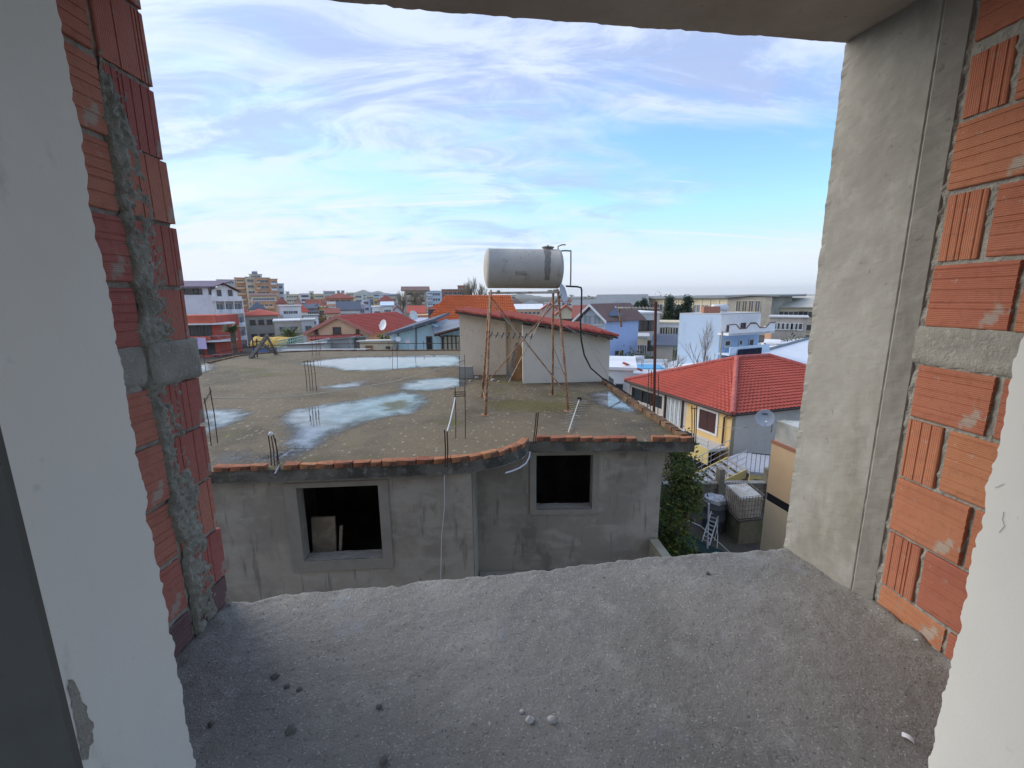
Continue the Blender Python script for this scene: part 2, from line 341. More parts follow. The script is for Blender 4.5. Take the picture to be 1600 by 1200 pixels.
# --- left side wall
LW=thing('brick_wall','red hollow brick side wall on the left with a thick smear of mortar down it','wall',(XL,1.4,ZF))
zr=[8.2,8.344,8.565,8.79,9.015,9.213,9.345,9.555,9.775,10.0,10.235,10.47,10.70]
mb=MB();mb.box(XL-.24,XL-.014,.97,YL-.006,ZF-.3,10.75)
mb.grid(lambda u,v:(XL-.012+.009*nz(u*15,v*48,1)+.006*nz(u*44,v*140,2),.965+u*(YL-.972),ZF-.05+v*2.6),60,260)
mb.build('mortar_bed',mortar,LW)
sd_=0
for i,(z0,z1) in enumerate(zip(zr,zr[1:])):
    if i==5: continue
    g=.018;H=z1-z0-g;rg=random.Random(i+50)
    m1=brick_p if i==0 else brick_lh;m2=brick_p if i==0 else brick_lv
    # the courses of the wall face, then an upright piece at its outer end
    cuts=[.975,1.235,1.505] if i%2 else [.975,1.12,1.375,1.505]
    for a,b2 in zip(cuts,cuts[1:]):
        sd_+=1;lay(LW,(XL,a+.006,0),(1,0,0),0,z0+rg.uniform(0,.004),b2-a-.016,H,m1,False,sd_,rg.uniform(-.003,.005),rg.uniform(-.008,.008))
    dz=.03 if i>6 else 0
    sd_+=1;lay(LW,(XL,1.52,0),(1,0,0),0,z0,YL-1.52+rg.uniform(-.006,.006),H,m2,True,sd_,rg.uniform(-.002,.006),rg.uniform(-.012,.012))
# concrete band at mid height
mb=MB()
def band(y0,y1,z0,z1,x0,sgn=1,seed=0):
    def f(u,v):
        y=y0+(y1-y0)*u;z=z0+(z1-z0)*v+.008*nz(y*30,seed,v*3)*(1 if v in(0,1) else 0)
        e=min(u,1-u,v,1-v);
        return (x0+sgn*(.010*min(1,e*12)+.004*nz(y*25,z*25,seed)),y,z)
    return f
mb.grid(band(.975,1.52,9.213,9.35,XL-.008,1,1),26,10);mb.grid(band(1.50,YL+.02,9.20,9.352,XL+.006,1,2),16,12)
yb=YL+.02
mb.box(XL-.2,XL+.006,1.5,yb,9.205,9.348)
mb.build('concrete_band',mortar,LW,smooth=True)
# the mortar smear
mb=MB()
def smear(u,v):
    z=ZF-.01+v*2.10
    t=min(1,(1-v)*9)
    yl=1.490+.030*nz(z*3.1,1)+.020*nz(z*9,4)+.012*nz(z*26,3)+.006*nz(z*60,5)+(.02 if z<8.6 else 0)
    yr=1.640+.020*nz(z*2.3,11)+.018*nz(z*8,14)+.010*nz(z*27,13)
    mid=1.575-.045*v;yl=mid+(yl-mid)*t;yr=mid+(yr-mid)*t
    y=yl+(yr-yl)*u
    e=min(1,u*12)*max(0,1-u)**.45
    x=XL-.008+.021*e*(.8+.5*nz(z*2.7,6))*max(.25,t)+(.011*nz(y*34,z*22,2)+.010*nz(y*80,z*60,8)+.006*nz(y*160,z*130,8))*min(1,u*8)+.012*nz(z*6,y*20,3)
    return (x,y+.004*nz(y*60,z*60,1),z)
mb.grid(smear,26,300)
mb.build('mortar_smear',M('rough_mortar',(.37,.365,.315),[(6,.4,.62,(.26,.255,.215),.85),(30,.5,.68,(.47,.465,.41),.6)],.95,[(55,.9,.014),(170,.7,.006)]),LW,smooth=True)
# --- right side wall
n_r=Vector(((D-C).y,-(D-C).x,0));n_r=n_r.normalized()
if n_r.x>0: n_r=-n_r
X_r=(-n_r).cross(Vector((0,0,1)))
RW=thing('brick_wall','orange hollow brick side wall on the right beside the concrete column','wall',(1.57,1.4,ZF))
mb=MB();Ln=(D-C).length
c0=C-n_r*.012;mb.ob((c0.x,c0.y,ZF-.3),X_r*Ln,-n_r*.25,(0,0,2.85));
def bedr(u,v):
    p=C+X_r*(u*Ln-.01)+n_r*(-.011+.009*nz(u*15,v*48,5)+.006*nz(u*44,v*140,7)+(.012*max(0,nz(v*60,3)+.3) if u<.03 else 0));return (p.x,p.y,ZF-.05+v*2.6)
mb.grid(bedr,64,260);mb.build('mortar_bed',mortar,RW)
zq=[8.2,8.313,8.556,8.79,9.03,9.243,9.378,9.61,9.847,10.077,10.31,10.55]
u0_=.024
for i,(z0,z1) in enumerate(zip(zq,zq[1:])):
    if i==5: continue
    rg=random.Random(i+9);H=z1-z0-.014
    ups=i in(1,3,7,9)
    cuts=[(u0_,.135,True),(u0_+.152,.27,False),(u0_+.437,.27,False)] if ups else [(u0_,.262 if i!=8 else .40,False),(u0_+(.277 if i!=8 else .415),.265,False),(u0_+.555,.15,False)]
    for (uu,L_,vt) in cuts:
        if uu+L_>Ln+.02: L_=Ln+.02-uu
        if L_<.03: continue
        sd_+=1;hh=H-(.03 if vt and i==9 else 0)
        lay(RW,C,n_r,uu+rg.uniform(-.002,.002),z0+rg.uniform(0,.005),L_-.006,hh,brick_v if vt else brick_h,vt,sd_,rg.uniform(-.004,.006),rg.uniform(-.01,.01))
mb=MB()
def bandr(u,v):
    w=u*Ln;p=C+X_r*w+n_r*(-.004+.010*min(1,min(v,1-v)*8)+.005*nz(w*25,v*4,3));return (p.x,p.y,zq[5]-.004+(zq[6]-zq[5]+.006)*v+.006*nz(w*22,v*9))
mb.grid(bandr,40,10);mb.build('concrete_band',mortar,RW,smooth=True)
# --- concrete column
colm=thing('concrete_column','bare grey concrete column at the right edge of the balcony','column',(A.x,A.y,ZF))
mb=MB();cr=[A+Vector((.6,.10,0)),A,A+(B-A)*.25,A+(B-A)*.5,A+(B-A)*.75,B-(B-A)*.02,B+Vector((.004,0,0)),B+(C-B)*.5,C]
nz_=170;KX=[0,1,2,3,4,5,6,7,8,9,10,11,12,13,14]
line=[]
for a,b2,n in ((0,1,2),(1,5,12),(5,6,1),(6,8,4)):
    pass
line=[A+Vector((.6,.1,0))]+[A+(B-A)*(k/13) for k in range(13)]+[A+(B-A)*.985,B]+[B+(C-B)*q for q in (.07,.4,.7,1)]+[Vector((2.0,1.70,0))]
def colf(u,v):
    i=round(u*(len(line)-1));p=line[i];z=ZF-.25+v*2.75
    k=.0010*nz(p.x*15,p.y*15,z*9)+.0012*nz(p.x*50,p.y*50,z*30)
    if i==1: k+=.007*nz(z*13,1)+.005*nz(z*40,6)
    if i==15: k+=.0035+.002*nz(z*22,3)
    return (p.x+k*1.2,p.y+k*.6,z)
mb.grid(colf,len(line)-1,nz_);mb.build('column_shaft',concrete,colm,smooth=False)
# --- slab overhead
mb=MB()
E0=Vector((-1.75,1.665));E1=Vector((1.395,2.095));E2=Vector((2.3,2.215))
def ceil(u,v):
    x=-1.75+u*3.9;t=(x+1.75)/(1.395+1.75);yf=E0.y+(E1.y-E0.y)*t+.010*nz(x*8,2)+.007*nz(x*26,5)
    if x<-.42: yf-=.018
    y=.7+(yf-.7)*v
    return (x,y,ZB-(.006 if v>.99 else 0)+.004*nz(x*5,y*5,2)+.002*nz(x*22,y*22,2)+(.007 if .43<x<.45 else 0))
mb.grid(ceil,170,40)
n0=len(mb.v);t0=mb.add([Vector((v.x,v.y+.004,ZB+.25)) for v in mb.v[n0-171:n0]])
for i in range(170): mb.face((n0-171+i,n0-170+i,t0+i+1,t0+i))
mb.box(-1.75,2.15,.7,1.6,ZB+.02,ZB+.25)
cs=mb.build('concrete_ceiling',form_concrete,smooth=False);tag(cs,'rough board-marked concrete slab overhead with a ragged front edge','concrete slab')
# --- plastered reveals of the doorway and the room behind
def pier(name,label,J,K,sgn,seed):
    t=thing(name,label,'wall',(J.x,J.y,ZF))
    mb=MB();nn=420;dirv=(J-K).normalized();nr=Vector((-dirv.y*sgn,dirv.x*sgn,0)).normalized()
    def f(u,v):
        z=ZF-.02+v*2.6
        e=.006*nz(z*5,seed)+.008*nz(z*16,seed+3)+.007*nz(z*48,seed+5)-.018*max(0,nz(z*21,seed+9)-.12)-.010*max(0,nz(z*70,seed+2)-.2)
        p=K+dirv*((J-K).length*u+(e if u>.95 else 0))
        if u>.98: p=p-nr*.0
        bmp=.0008*nz(p.y*9,z*5,seed)
        return (p.x+nr.x*bmp,p.y,z)
    mb.grid(f,10,nn)
    n0=len(mb.v);ed=[j*11+10 for j in range(nn+1)]
    off=mb.add([mb.v[k]-nr*.016+dirv*-.006 for k in ed])
    for j in range(nn): mb.face((ed[j],ed[j+1],off+j+1,off+j))
    mb.build('plaster_coat',plaster,t)
    # masonry body of the wall
    far=sgn*7.0
    mb=MB();a=J-dirv*.02-nr*.012;k=K-nr*.004
    mb.prism([(a.x,a.y,0),(k.x,k.y+.003,0),(far,k.y+.003,0),(far,a.y,0)],(0,0,13.5));mb.build('wall_body',grey_wall,t)
    mb=MB();mb.box(min(K.x,far),max(K.x,far),K.y-.012,K.y,ZF,10.9);mb.build('inner_face',shaded_plaster,t)
    return t
J=Vector((-.905,1.016,0));K=Vector((-.857,.713,0))
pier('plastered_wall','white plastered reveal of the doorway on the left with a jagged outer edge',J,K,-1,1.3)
J2=Vector((1.151,.998,0));K2=Vector((1.10,.70,0))
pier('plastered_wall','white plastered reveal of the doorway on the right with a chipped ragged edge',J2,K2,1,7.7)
mb=MB();mb.box(-7,7,.72,1.0,10.80,13.5);kind(mb.build('upper_wall',grey_wall))
# unseen room behind the camera, its walls left out to let sky light in
mb=MB();mb.box(-7,7,-6,-.2,ZF-.2,ZF);kind(mb.build('unseen_room_floor',screed))
mb=MB();mb.box(-7,7,-2.6,.70,10.9,11.1);kind(mb.build('unseen_room_ceiling',plaster))
mb=MB();mb.box(-7,7,-5.8,-5.6,0,ZF-.21);mb.box(-7,-6.8,-5.6,.69,0,ZF-.21);mb.box(6.8,7,-5.6,.68,0,ZF-.21);kind(mb.build('unseen_house_shell',grey_wall))

# broken patch of grey base coat at the inner corner, scratches and a crack in the plaster
def on_left(px,py,out=.002):
    d=(J-K).normalized();n_=Vector((d.y,-d.x,0));return onp(px,py,K,n_)+n_*out
mb=MB()
def patch(u,v):
    x0=104+v*24;w=(8+26*max(0,math.sin(v*3.1))*(.6+.6*nz(v*6,3)))
    return on_left(x0+w*u+5*nz(v*14,u*3),1062+v*125,.0015+.002*max(0,nz(u*5,v*22)))
mb.grid(patch,8,30);mb.build('bare_patch',mortar,bpy.data.objects['plastered_wall'])
def on_right(px,py,out=.002):
    d=(J2-K2).normalized();n_=Vector((-d.y,d.x,0));return onp(px,py,K2,n_)+n_*out
mb=MB();mb.tube([on_right(x,y) for x,y in ((1570,800),(1568,812),(1571,822),(1563,832))],.00045,4);mb.tube([on_right(x,y) for x,y in ((1556,762),(1562,760),(1570,756))],.00045,4)
mb.build('crack',dark_mortar,bpy.data.objects['plastered_wall.001'])
# ================================================================ UNFINISHED HOUSE NEXT DOOR
ZR=6.75;ZT=3.88
UH=thing('unfinished_house','unfinished grey rendered house with a flat wet roof and empty window openings','house',(0,10,ZT))
def rz(px,py,z=ZR): return atZ(px,py,z)
near=[(-13.0,6.18)]+[tuple(rz(x,y).xy) for x,y in [(335,737),(420,734.5),(500,732),(600,728),(700,723.5),(735,720.5),(760,716),(785,711),(800,706),(815,700.5),(822,695),(826,690)]]
nearR=[tuple(rz(x,y).xy) for x,y in [(836,689),(960,690),(1086,690)]]
rest=[(3.45,8.35),(3.22,11.0),(3.06,14.0),(3.4,14.5),(3.4,23.2),(-2.66,23.2),(-10.2,23.5),(-12.6,22.85),(-13.55,21.6),(-13.45,19.1),(-12.2,17.0),(-13.0,15.0)]
out=near+nearR+rest
mb=MB();mb.prism([(x,y,ZR-.2) for x,y in out],(0,0,.2),0,1)
mb.build('roof_slab',[fascia_m,roof_m],UH)
# drip bead under the slab edge
mb=MB();mb.tube([(x,y+.03,ZR-.205) for x,y in near[1:]],.018,5);mb.tube([(x,y+.03,ZR-.205) for x,y in nearR],.018,5);mb.build('drip_edge',M('pale_bead',(.42,.42,.41),[(6,.45,.6,(.2,.2,.19),.8)],.9),UH)
# bricks along the edges
def edge_bricks(path,L,seed,mat,skip=(),wd=.13,ht=.085,jit=.006):
    rg=random.Random(seed);pts=[Vector((x,y,0)) for x,y in path];seg=0;pos=0.0;k=0
    tot=sum((b-a).length for a,b in zip(pts,pts[1:]))
    def at(s):
        for a,b in zip(pts,pts[1:]):
            l=(b-a).length
            if s<=l: return a+(b-a)*(s/l),(b-a).normalized()
            s-=l
        return pts[-1],(pts[-1]-pts[-2]).normalized()
    while pos<tot-.08:
        l=min(L*rg.choice((.62,.9,1,1,1.05,.85)),tot-pos);k+=1
        if k in skip: pos+=l;continue
        p,d=at(pos+l/2);h=ht*rg.uniform(.85,1.12);w=wd*rg.uniform(.9,1.1)
        mb=MB();bx=[(-l/2+.006,-w/2,0),(l/2-.006,-w/2,0),(l/2-.006,w/2,0),(-l/2+.006,w/2,0)]
        j=lambda:rg.uniform(-jit,jit)
        v0=[(x+j(),y+j(),0) for x,y,_ in bx];v1=[(x*.97+j(),y*.95+j(),h+j()) for x,y,_ in bx]
        c=.012;vm=[(x,y,h-c) for x,y,_ in v0]
        b0=mb.add(v0);b1=mb.add(vm);b2=mb.add(v1)
        for i in range(4):
            q=(i+1)%4;mb.face((b0+i,b0+q,b1+q,b1+i));mb.face((b1+i,b1+q,b2+q,b2+i))
        mb.face((b2,b2+1,b2+2,b2+3))
        nrm=Vector((-d.y,d.x,0))
        o=link('brick',mb.mesh('brick',mat),UH,p+nrm*(w/2-.015)+Vector((0,0,ZR+.002)),(rg.uniform(-.03,.03),rg.uniform(-.02,.02),math.atan2(d.y,d.x)+rg.uniform(-.04,.04)))
        pos+=l
edge_bricks([(x,y) for x,y in near[1:]],.29,4,old_brick,skip=(4,),jit=.013)
edge_bricks([(x+.03,y) for x,y in nearR],.30,8,old_brick,skip=(8,),jit=.013)
edge_bricks([(3.40,8.2),(3.18,11.0),(3.02,14.0)],.26,12,mossy_brick,jit=.02,wd=.15,ht=.10)
edge_bricks([(-2.7,23.1),(-10.15,23.4),(-12.5,22.8),(-13.45,21.6),(-13.35,19.2)],.4,15,mossy_brick,ht=.05)
# a kerb of dirt and moss behind the right hand bricks
# walls with real openings
def wall_holes(mb,o,u,n,z0,z1,length,th,holes,m=0):
    us=sorted({0,length,*[h[0] for h in holes],*[h[1] for h in holes]});zs=sorted({z0,z1,*[h[2] for h in holes],*[h[3] for h in holes]})
    for a,b in zip(us,us[1:]):
        for c,d in zip(zs,zs[1:]):
            if any(h[0]<=a and b<=h[1] and h[2]<=c and d<=h[3] for h in holes): continue
            q=o+u*a;mb.ob((q.x,q.y,c),u*(b-a),n*th,(0,0,d-c),m)
u1=Vector((1,.0745,0)).normalized();nb=Vector((-u1.y,u1.x,0))     # nb points into the house
def w1y(x): return 6.77+.13+.0745*(x+4.85)
o1=Vector((-13.0,w1y(-13.0),0));x1=lambda x:(x+13.0)/u1.x
mb=MB();hole1=(x1(-3.66),x1(-2.31),4.99,6.36);wall_holes(mb,o1,u1,nb,0,ZR-.2,x1(-.725),.25,[hole1])
q=o1+u1*x1(-.725);mb.ob((q.x-.25,q.y+.25,0),(.25,0,0),(0,.9,0),(0,0,ZR-.2))
mb.build('wall',grey_wall,UH)
o2=Vector((-.73,8.30,0));u2=Vector((1,.012,0)).normalized();nb2=Vector((-u2.y,u2.x,0));hole2=(1.20,2.33,5.25,6.41)
mb=MB();wall_holes(mb,o2,u2,nb2,0,ZR-.2,3.72,.25,[hole2])
mb.ob((2.74,8.6,0),(.25,0,0),(-.2,14.3,0),(0,0,ZR-.2));mb.build('wall',grey_wall,UH)
mb=MB();mb.box(-12.2,-12.0,7.0,22.8,0,ZR-.2);mb.box(-12,2.6,22.6,22.8,0,ZR-.2);mb.build('wall',grey_wall,UH)
def surround(name,o,u,n,hole,fr):
    a,b,c,d=hole;mb=MB();l,r,bo,t=fr;pr=.025
    def bar(a0,a1,c0,c1):
        q=o+u*a0-n*pr;mb.ob((q.x,q.y,c0),u*(a1-a0),n*(pr+.004),(0,0,c1-c0))
    bar(a-l,a,c-bo,d+t);bar(b,b+r,c-bo,d+t);bar(a,b,d,d+t);bar(a,b,c-bo,c)
    # sill inside the opening, rough with crumbs of mortar
    def f(i,j):
        q=o+u*(a+(b-a)*i)+n*(.26*j-.02);return (q.x,q.y,c+.012+.012*nz(i*14,j*7,hole[0])+.006*nz(i*40,j*20))
    mb.grid(f,24,8)
    return mb.build('window_surround',grey_trim,UH)
surround('w',o1,u1,nb,hole1,(.20,.17,.20,.09));surround('w',o2,u2,nb2,hole2,(.13,.12,.11,.08))
# rooms behind the openings
mb=MB();mb.box(-9,-.98,11.2,11.3,3.7,6.54);mb.box(-9,-.98,7.35,11.2,3.70,3.86);mb.box(-9.1,-9,7.0,11.2,3.7,6.54);mb.box(-.98,-.92,8.6,11.2,3.7,6.54);mb.box(-.9,2.68,11.2,11.3,3.7,6.54);mb.box(-.9,2.68,8.6,11.2,3.7,3.86)
mb.box(-4.6,-4.4,7.4,9.2,3.86,6.54)
mb.build('inner_room',dark_room,UH)
# slab of wood leaning inside the left window
mb=MB();p=o1+u1*(hole1[0]+.02)+nb*.42;mb.ob((p.x-.05,p.y,4.6),u1*.42,nb*.05,(0,.10,.93));mb.ob((p.x+.40,p.y+.02,4.6),u1*.05,nb*.05,(.05,.10,.75))
tag(mb.build('leaning_board',M('old_board',(.40,.34,.27),[(4,.4,.6,(.26,.22,.17),.8)],.9,[(30,.3,.006)])),'dirty pale board leaning inside the dark left window opening','board')
# white efflorescence patch is in the render's colour; terrace and its low wall
mb=MB();mb.box(-.70,3.6,6.2,8.28,ZT-.2,ZT);mb.build('terrace',grey_wall,UH)
mb=MB()
def par(u,v): pass
a=atZ(1017,838,4.6);b=Vector((3.02,7.0,4.6))
mb.prism([(2.80,8.29,ZT),(2.98,8.29,ZT),(3.12,6.5,ZT),(2.94,6.5,ZT)],(0,0,.70));mb.build('parapet',M('parapet_plaster',(.40,.365,.27),[(4,.4,.6,(.30,.27,.19),.8)],.95,[(40,.4,.008)]),UH)
# pvc drain through the edge, cut flush
mb=MB();p=rz(432,735);mb.tube([p+Vector((0,.1,.03)),p+Vector((.03,-.10,-.03))],.022,10);tag(mb.build('drain_pipe',M('grey_pvc',(.10,.12,.16),[],.4)),'short dark pvc spout sticking out under the roof bricks','drain pipe')
# thin string hanging down the wall
mb=MB();p0=onp(696,742,o1-nb*.03,nb);p1=onp(687,898,o1-nb*.03,nb);mb.tube([p0+Vector((0,-.12,.05)),p0.lerp(p1,.3)+Vector((.015,0,0)),p0.lerp(p1,.6)-Vector((.006,0,0)),p1-Vector((0,0,.3))],.006,5);tag(mb.build('hanging_string',white_paint),'thin pale string hanging down the grey wall between the two windows','string')
# white conduit curling along the curved edge
mb=MB();pp=[(790,739),(800,736),(812,731),(822,724),(827,714),(828,706)];mb.tube([onp(x,y,(0,7.35+.13*i,0),(0,1,0)) for i,(x,y) in enumerate(pp)],.014,6);tag(mb.build('conduit',white_paint),'white conduit bending under the curved roof edge','conduit')
# ---------------------------------------------------------------- puddles
def sdist(poly,x,y):
    d=1e9;ins=False;n=len(poly)
    for i in range(n):
        x0,y0=poly[i];x1_,y1_=poly[(i+1)%n];dx,dy=x1_-x0,y1_-y0
        t=max(0,min(1,((x-x0)*dx+(y-y0)*dy)/(dx*dx+dy*dy+1e-12)));d=min(d,math.hypot(x-x0-dx*t,y-y0-dy*t))
        if (y0>y)!=(y1_>y) and x<(x1_-x0)*(y-y0)/(y1_-y0)+x0: ins=not ins
    return d if ins else -d
def water_mat(name):
    m=bpy.data.materials.new(name);m.use_nodes=True;nt=m.node_tree;N=nt.nodes.new;L=nt.links.new;p=nt.nodes['Principled BSDF'];out=nt.nodes['Material Output']
    at=N('ShaderNodeAttribute');at.attribute_name='mask'
    tc=N('ShaderNodeTexCoord');n=N('ShaderNodeTexNoise');n.inputs['Scale'].default_value=3.0;n.inputs['Detail'].default_value=7;L(tc.outputs['Object'],n.inputs[0])
    n2=N('ShaderNodeTexNoise');n2.inputs['Scale'].default_value=18;n2.inputs['Detail'].default_value=5;L(tc.outputs['Object'],n2.inputs[0])
    a=N('ShaderNodeMath');a.operation='MULTIPLY_ADD';L(n.outputs[0],a.inputs[0]);a.inputs[1].default_value=.55;a.inputs[2].default_value=-.275
    a2=N('ShaderNodeMath');a2.operation='MULTIPLY_ADD';L(n2.outputs[0],a2.inputs[0]);a2.inputs[1].default_value=.35;a2.inputs[2].default_value=-.175
    s=N('ShaderNodeMath');s.operation='ADD';L(a.outputs[0],s.inputs[0]);L(a2.outputs[0],s.inputs[1])
    s2=N('ShaderNodeMath');s2.operation='ADD';L(s.outputs[0],s2.inputs[0]);L(at.outputs['Fac'],s2.inputs[1])
    mr=N('ShaderNodeMapRange');mr.interpolation_type='SMOOTHSTEP';mr.inputs[1].default_value=.22;mr.inputs[2].default_value=.80;L(s2.outputs[0],mr.inputs[0])
    cr=N('ShaderNodeValToRGB');cr.color_ramp.elements[0].color=(.10,.10,.10,1);cr.color_ramp.elements[1].color=(.27,.28,.30,1);cr.color_ramp.elements[0].position=.35;cr.color_ramp.elements[1].position=.7;L(n.outputs[0],cr.inputs[0]);L(cr.outputs[0],p.inputs['Base Color'])
    p.inputs['Roughness'].default_value=.05;p.inputs['IOR'].default_value=1.65;p.inputs['Specular IOR Level'].default_value=.8
    tr=N('ShaderNodeBsdfTransparent');mx=N('ShaderNodeMixShader');L(mr.outputs[0],mx.inputs[0]);L(tr.outputs[0],mx.inputs[1]);L(p.outputs[0],mx.inputs[2]);L(mx.outputs[0],out.inputs[0])
    return m
water=water_mat('puddle_water')
def soft_mat(name,c1,c2,rough,lo,hi,amt):
    m=bpy.data.materials.new(name);m.use_nodes=True;nt=m.node_tree;N=nt.nodes.new;L=nt.links.new;p=nt.nodes['Principled BSDF'];out=nt.nodes['Material Output']
    at=N('ShaderNodeAttribute');at.attribute_name='mask';tc=N('ShaderNodeTexCoord');n=N('ShaderNodeTexNoise');n.inputs['Scale'].default_value=4.5;n.inputs['Detail'].default_value=9;n.inputs['Roughness'].default_value=.68;L(tc.outputs['Object'],n.inputs[0])
    a=N('ShaderNodeMath');a.operation='MULTIPLY_ADD';L(n.outputs[0],a.inputs[0]);a.inputs[1].default_value=1.3;a.inputs[2].default_value=-.65
    s=N('ShaderNodeMath');s.operation='ADD';L(a.outputs[0],s.inputs[0]);L(at.outputs['Fac'],s.inputs[1])
    mr=N('ShaderNodeMapRange');mr.interpolation_type='SMOOTHSTEP';mr.inputs[1].default_value=lo;mr.inputs[2].default_value=hi;mr.inputs[4].default_value=amt;L(s.outputs[0],mr.inputs[0])
    cr=N('ShaderNodeValToRGB');cr.color_ramp.elements[0].color=(*c1,1);cr.color_ramp.elements[1].color=(*c2,1);cr.color_ramp.elements[0].position=.4;cr.color_ramp.elements[1].position=.62;L(n.outputs[0],cr.inputs[0]);L(cr.outputs[0],p.inputs['Base Color'])
    p.inputs['Roughness'].default_value=rough;tr=N('ShaderNodeBsdfTransparent');mx=N('ShaderNodeMixShader');L(mr.outputs[0],mx.inputs[0]);L(tr.outputs[0],mx.inputs[1]);L(p.outputs[0],mx.inputs[2]);L(mx.outputs[0],out.inputs[0]);return m
damp=soft_mat('damp_screed',(.060,.051,.040),(.090,.076,.058),.5,.25,.85,.8)
moss=soft_mat('moss',(.15,.125,.030),(.19,.165,.045),.95,.35,.95,.5)
def soft_sheet(name,mat,poly,z,wd,st):
    xs=[p[0] for p in poly];ys=[p[1] for p in poly];mb=MB();at={};val=[]
    nx=int((max(xs)-min(xs)+2*wd)/st)+1;ny=int((max(ys)-min(ys)+2*wd)/st)+1;sd={}
    for j in range(ny+1):
        for i in range(nx+1): x=min(xs)-wd+i*st;y=min(ys)-wd+j*st;sd[i,j]=(x,y,sdist(poly,x,y))
    def inroof(x,y): return sdist(out,x,y)>.14
    for j in range(ny):
        for i in range(nx):
            q=[(i,j),(i+1,j),(i+1,j+1),(i,j+1)]
            if max(sd[c][2] for c in q)<-wd or not all(inroof(sd[c][0],sd[c][1]) for c in q): continue
            ids=[]
            for c in q:
                if c not in at: x,y,s=sd[c];at[c]=mb.add([(x,y,z)]);val.append(max(0,min(1,.5+s/(2*wd))))
                ids.append(at[c])
            mb.face(ids)
    mb.at=val;return kind(mb.build(name,mat),'stuff')
soft_sheet('moss_patch',moss,[tuple(rz(x,y).xy) for x,y in [(745,628),(800,623),(880,626),(925,632),(900,645),(840,646),(770,642)]],ZR+.0065,.45,.12)
soft_sheet('moss_patch',moss,[tuple(rz(x,y).xy) for x,y in [(590,632),(620,624),(650,628),(640,640),(600,643)]],ZR+.0085,.3,.1)
soft_sheet('moss_patch',moss,[tuple(rz(x,y).xy) for x,y in [(985,640),(1020,652),(1060,672),(1070,684),(1030,664)]],ZR+.0065,.22,.08)
PUD=[[(443,650),(460,640),(500,634),(545,628),(590,620),(632,612),(660,618),(662,632),(640,645),(600,652),(560,662),(530,672),(510,685),(495,700),(470,710),(440,718),(428,712),(450,695),(455,680),(447,665)],
 [(622,603),(650,594),(690,590),(726,592),(728,602),(700,607),(660,611),(632,610)],
 [(468,568),(510,562),(560,558),(620,557),(680,555),(722,556),(722,572),(680,573),(630,576),(580,579),(540,579),(515,574),(490,572)],
 [(500,606),(540,599),(567,596),(562,603),(530,608)],
 [(312,642),(350,639),(390,646),(375,656),(345,668),(316,677)],
 [(308,572),(332,567),(330,578),(306,585)],
 [(922,615),(950,611),(985,625),(1012,641),(990,644),(950,637),(928,630)],
 [(330,712),(380,705),(440,712),(440,722),(380,724),(330,727)]]
for k,pl in enumerate(PUD):
    poly=[tuple(rz(x,y).xy) for x,y in pl]
    xs=[p[0] for p in poly];ys=[p[1] for p in poly];mg=.3;st=.07 if k!=2 else .13
    mb=MB();at={};val=[]
    nx=int((max(xs)-min(xs)+2*mg)/st)+1;ny=int((max(ys)-min(ys)+2*mg)/st)+1
    sdv={}
    for j in range(ny+1):
        for i in range(nx+1):
            x=min(xs)-mg+i*st;y=min(ys)-mg+j*st;sdv[i,j]=(x,y,sdist(poly,x,y))
    wd=.46 if k<7 else .5
    for j in range(ny):
        for i in range(nx):
            q=[(i,j),(i+1,j),(i+1,j+1),(i,j+1)]
            if max(sdv[c][2] for c in q)<-wd: continue
            ids=[]
            for c in q:
                if c not in at:
                    x,y,s=sdv[c];at[c]=mb.add([(x,y,ZR+.004)])
                    val.append(max(0,min(1,.5+s/(2*wd)))*(.85 if k<7 else .5))
                ids.append(at[c])
            mb.face(ids)
    mb.at=val
    kind(mb.build('puddle',water))
    soft_sheet('damp_stain',damp,poly,ZR+.002,.55,.14)
# ---------------------------------------------------------------- starter bars
def rebars(label,bars,ties=(),mat=rust,r=.009,cat='rebar'):
    c=rz(*bars[0][0]);t=thing('rebar_cluster',label,cat,(c.x,c.y,ZR),'rusty starter bars on the flat roof')
    B_=[]
    for (b0,t0) in bars:
        p=rz(*b0);q=atY(t0[0],t0[1],p.y);B_.append((p,q));mb=MB();m_=p.lerp(q,.5)+Vector((.008,.01,0))
        mb.tube([p-Vector((0,0,.03)),m_,q],r,6);mb.build('bar',mat,t)
    for (i,j,f) in ties:
        mb=MB();a=B_[i][0].lerp(B_[i][1],f);b=B_[j][0].lerp(B_[j][1],f)
        dy=Vector((0,.05,0)) if abs(a.y-b.y)<.05 else Vector((.03,0,0))
        e=(b-a)*.12;mb.tube([a-e-dy*.3,b+e-dy*.3,b+e+dy*.4,a-e+dy*.4,a-e-dy*.3],.005,5);mb.build('tie',mat,t)
    return t,B_
RA=rebars('pair of tall rusty bars at the left end of the roof, tied near the top',[((330,696),(319,622)),((340,692),(327.5,605))],[(0,1,.92)])
RB=rebars('four short rusty bars behind the near brick edge, one with a white cap',[((424,727),(419,680)),((429,727),(423,677)),((433,727),(430,685)),((436,725),(427,679))])
p=RB[1][1][1]
lump('plastic_cap',p-Vector((0,0,.02)),.038,white_paint,'crumpled white cap stuck on top of a rusty bar',None,2.2,1.1);bpy.data.objects['plastic_cap']['category']='cap'
RC=rebars('four leaning rusty bars in a row in the middle of the roof',[((480,612),(475,564)),((485,611),(480,562.5)),((489,610.5),(484.7,564)),((494.5,610),(489.5,563))],[(0,3,.97)])
rebars('thin rusty bars at the back of the roof behind the row of four',[((488,557),(487,525)),((495,555.5),(493,525)),((499,556),(497,528))],[(0,2,.1)])
rebars('two straight rusty bars standing at the far puddle',[((613,578),(613,542)),((621,576.5),(620,542))])
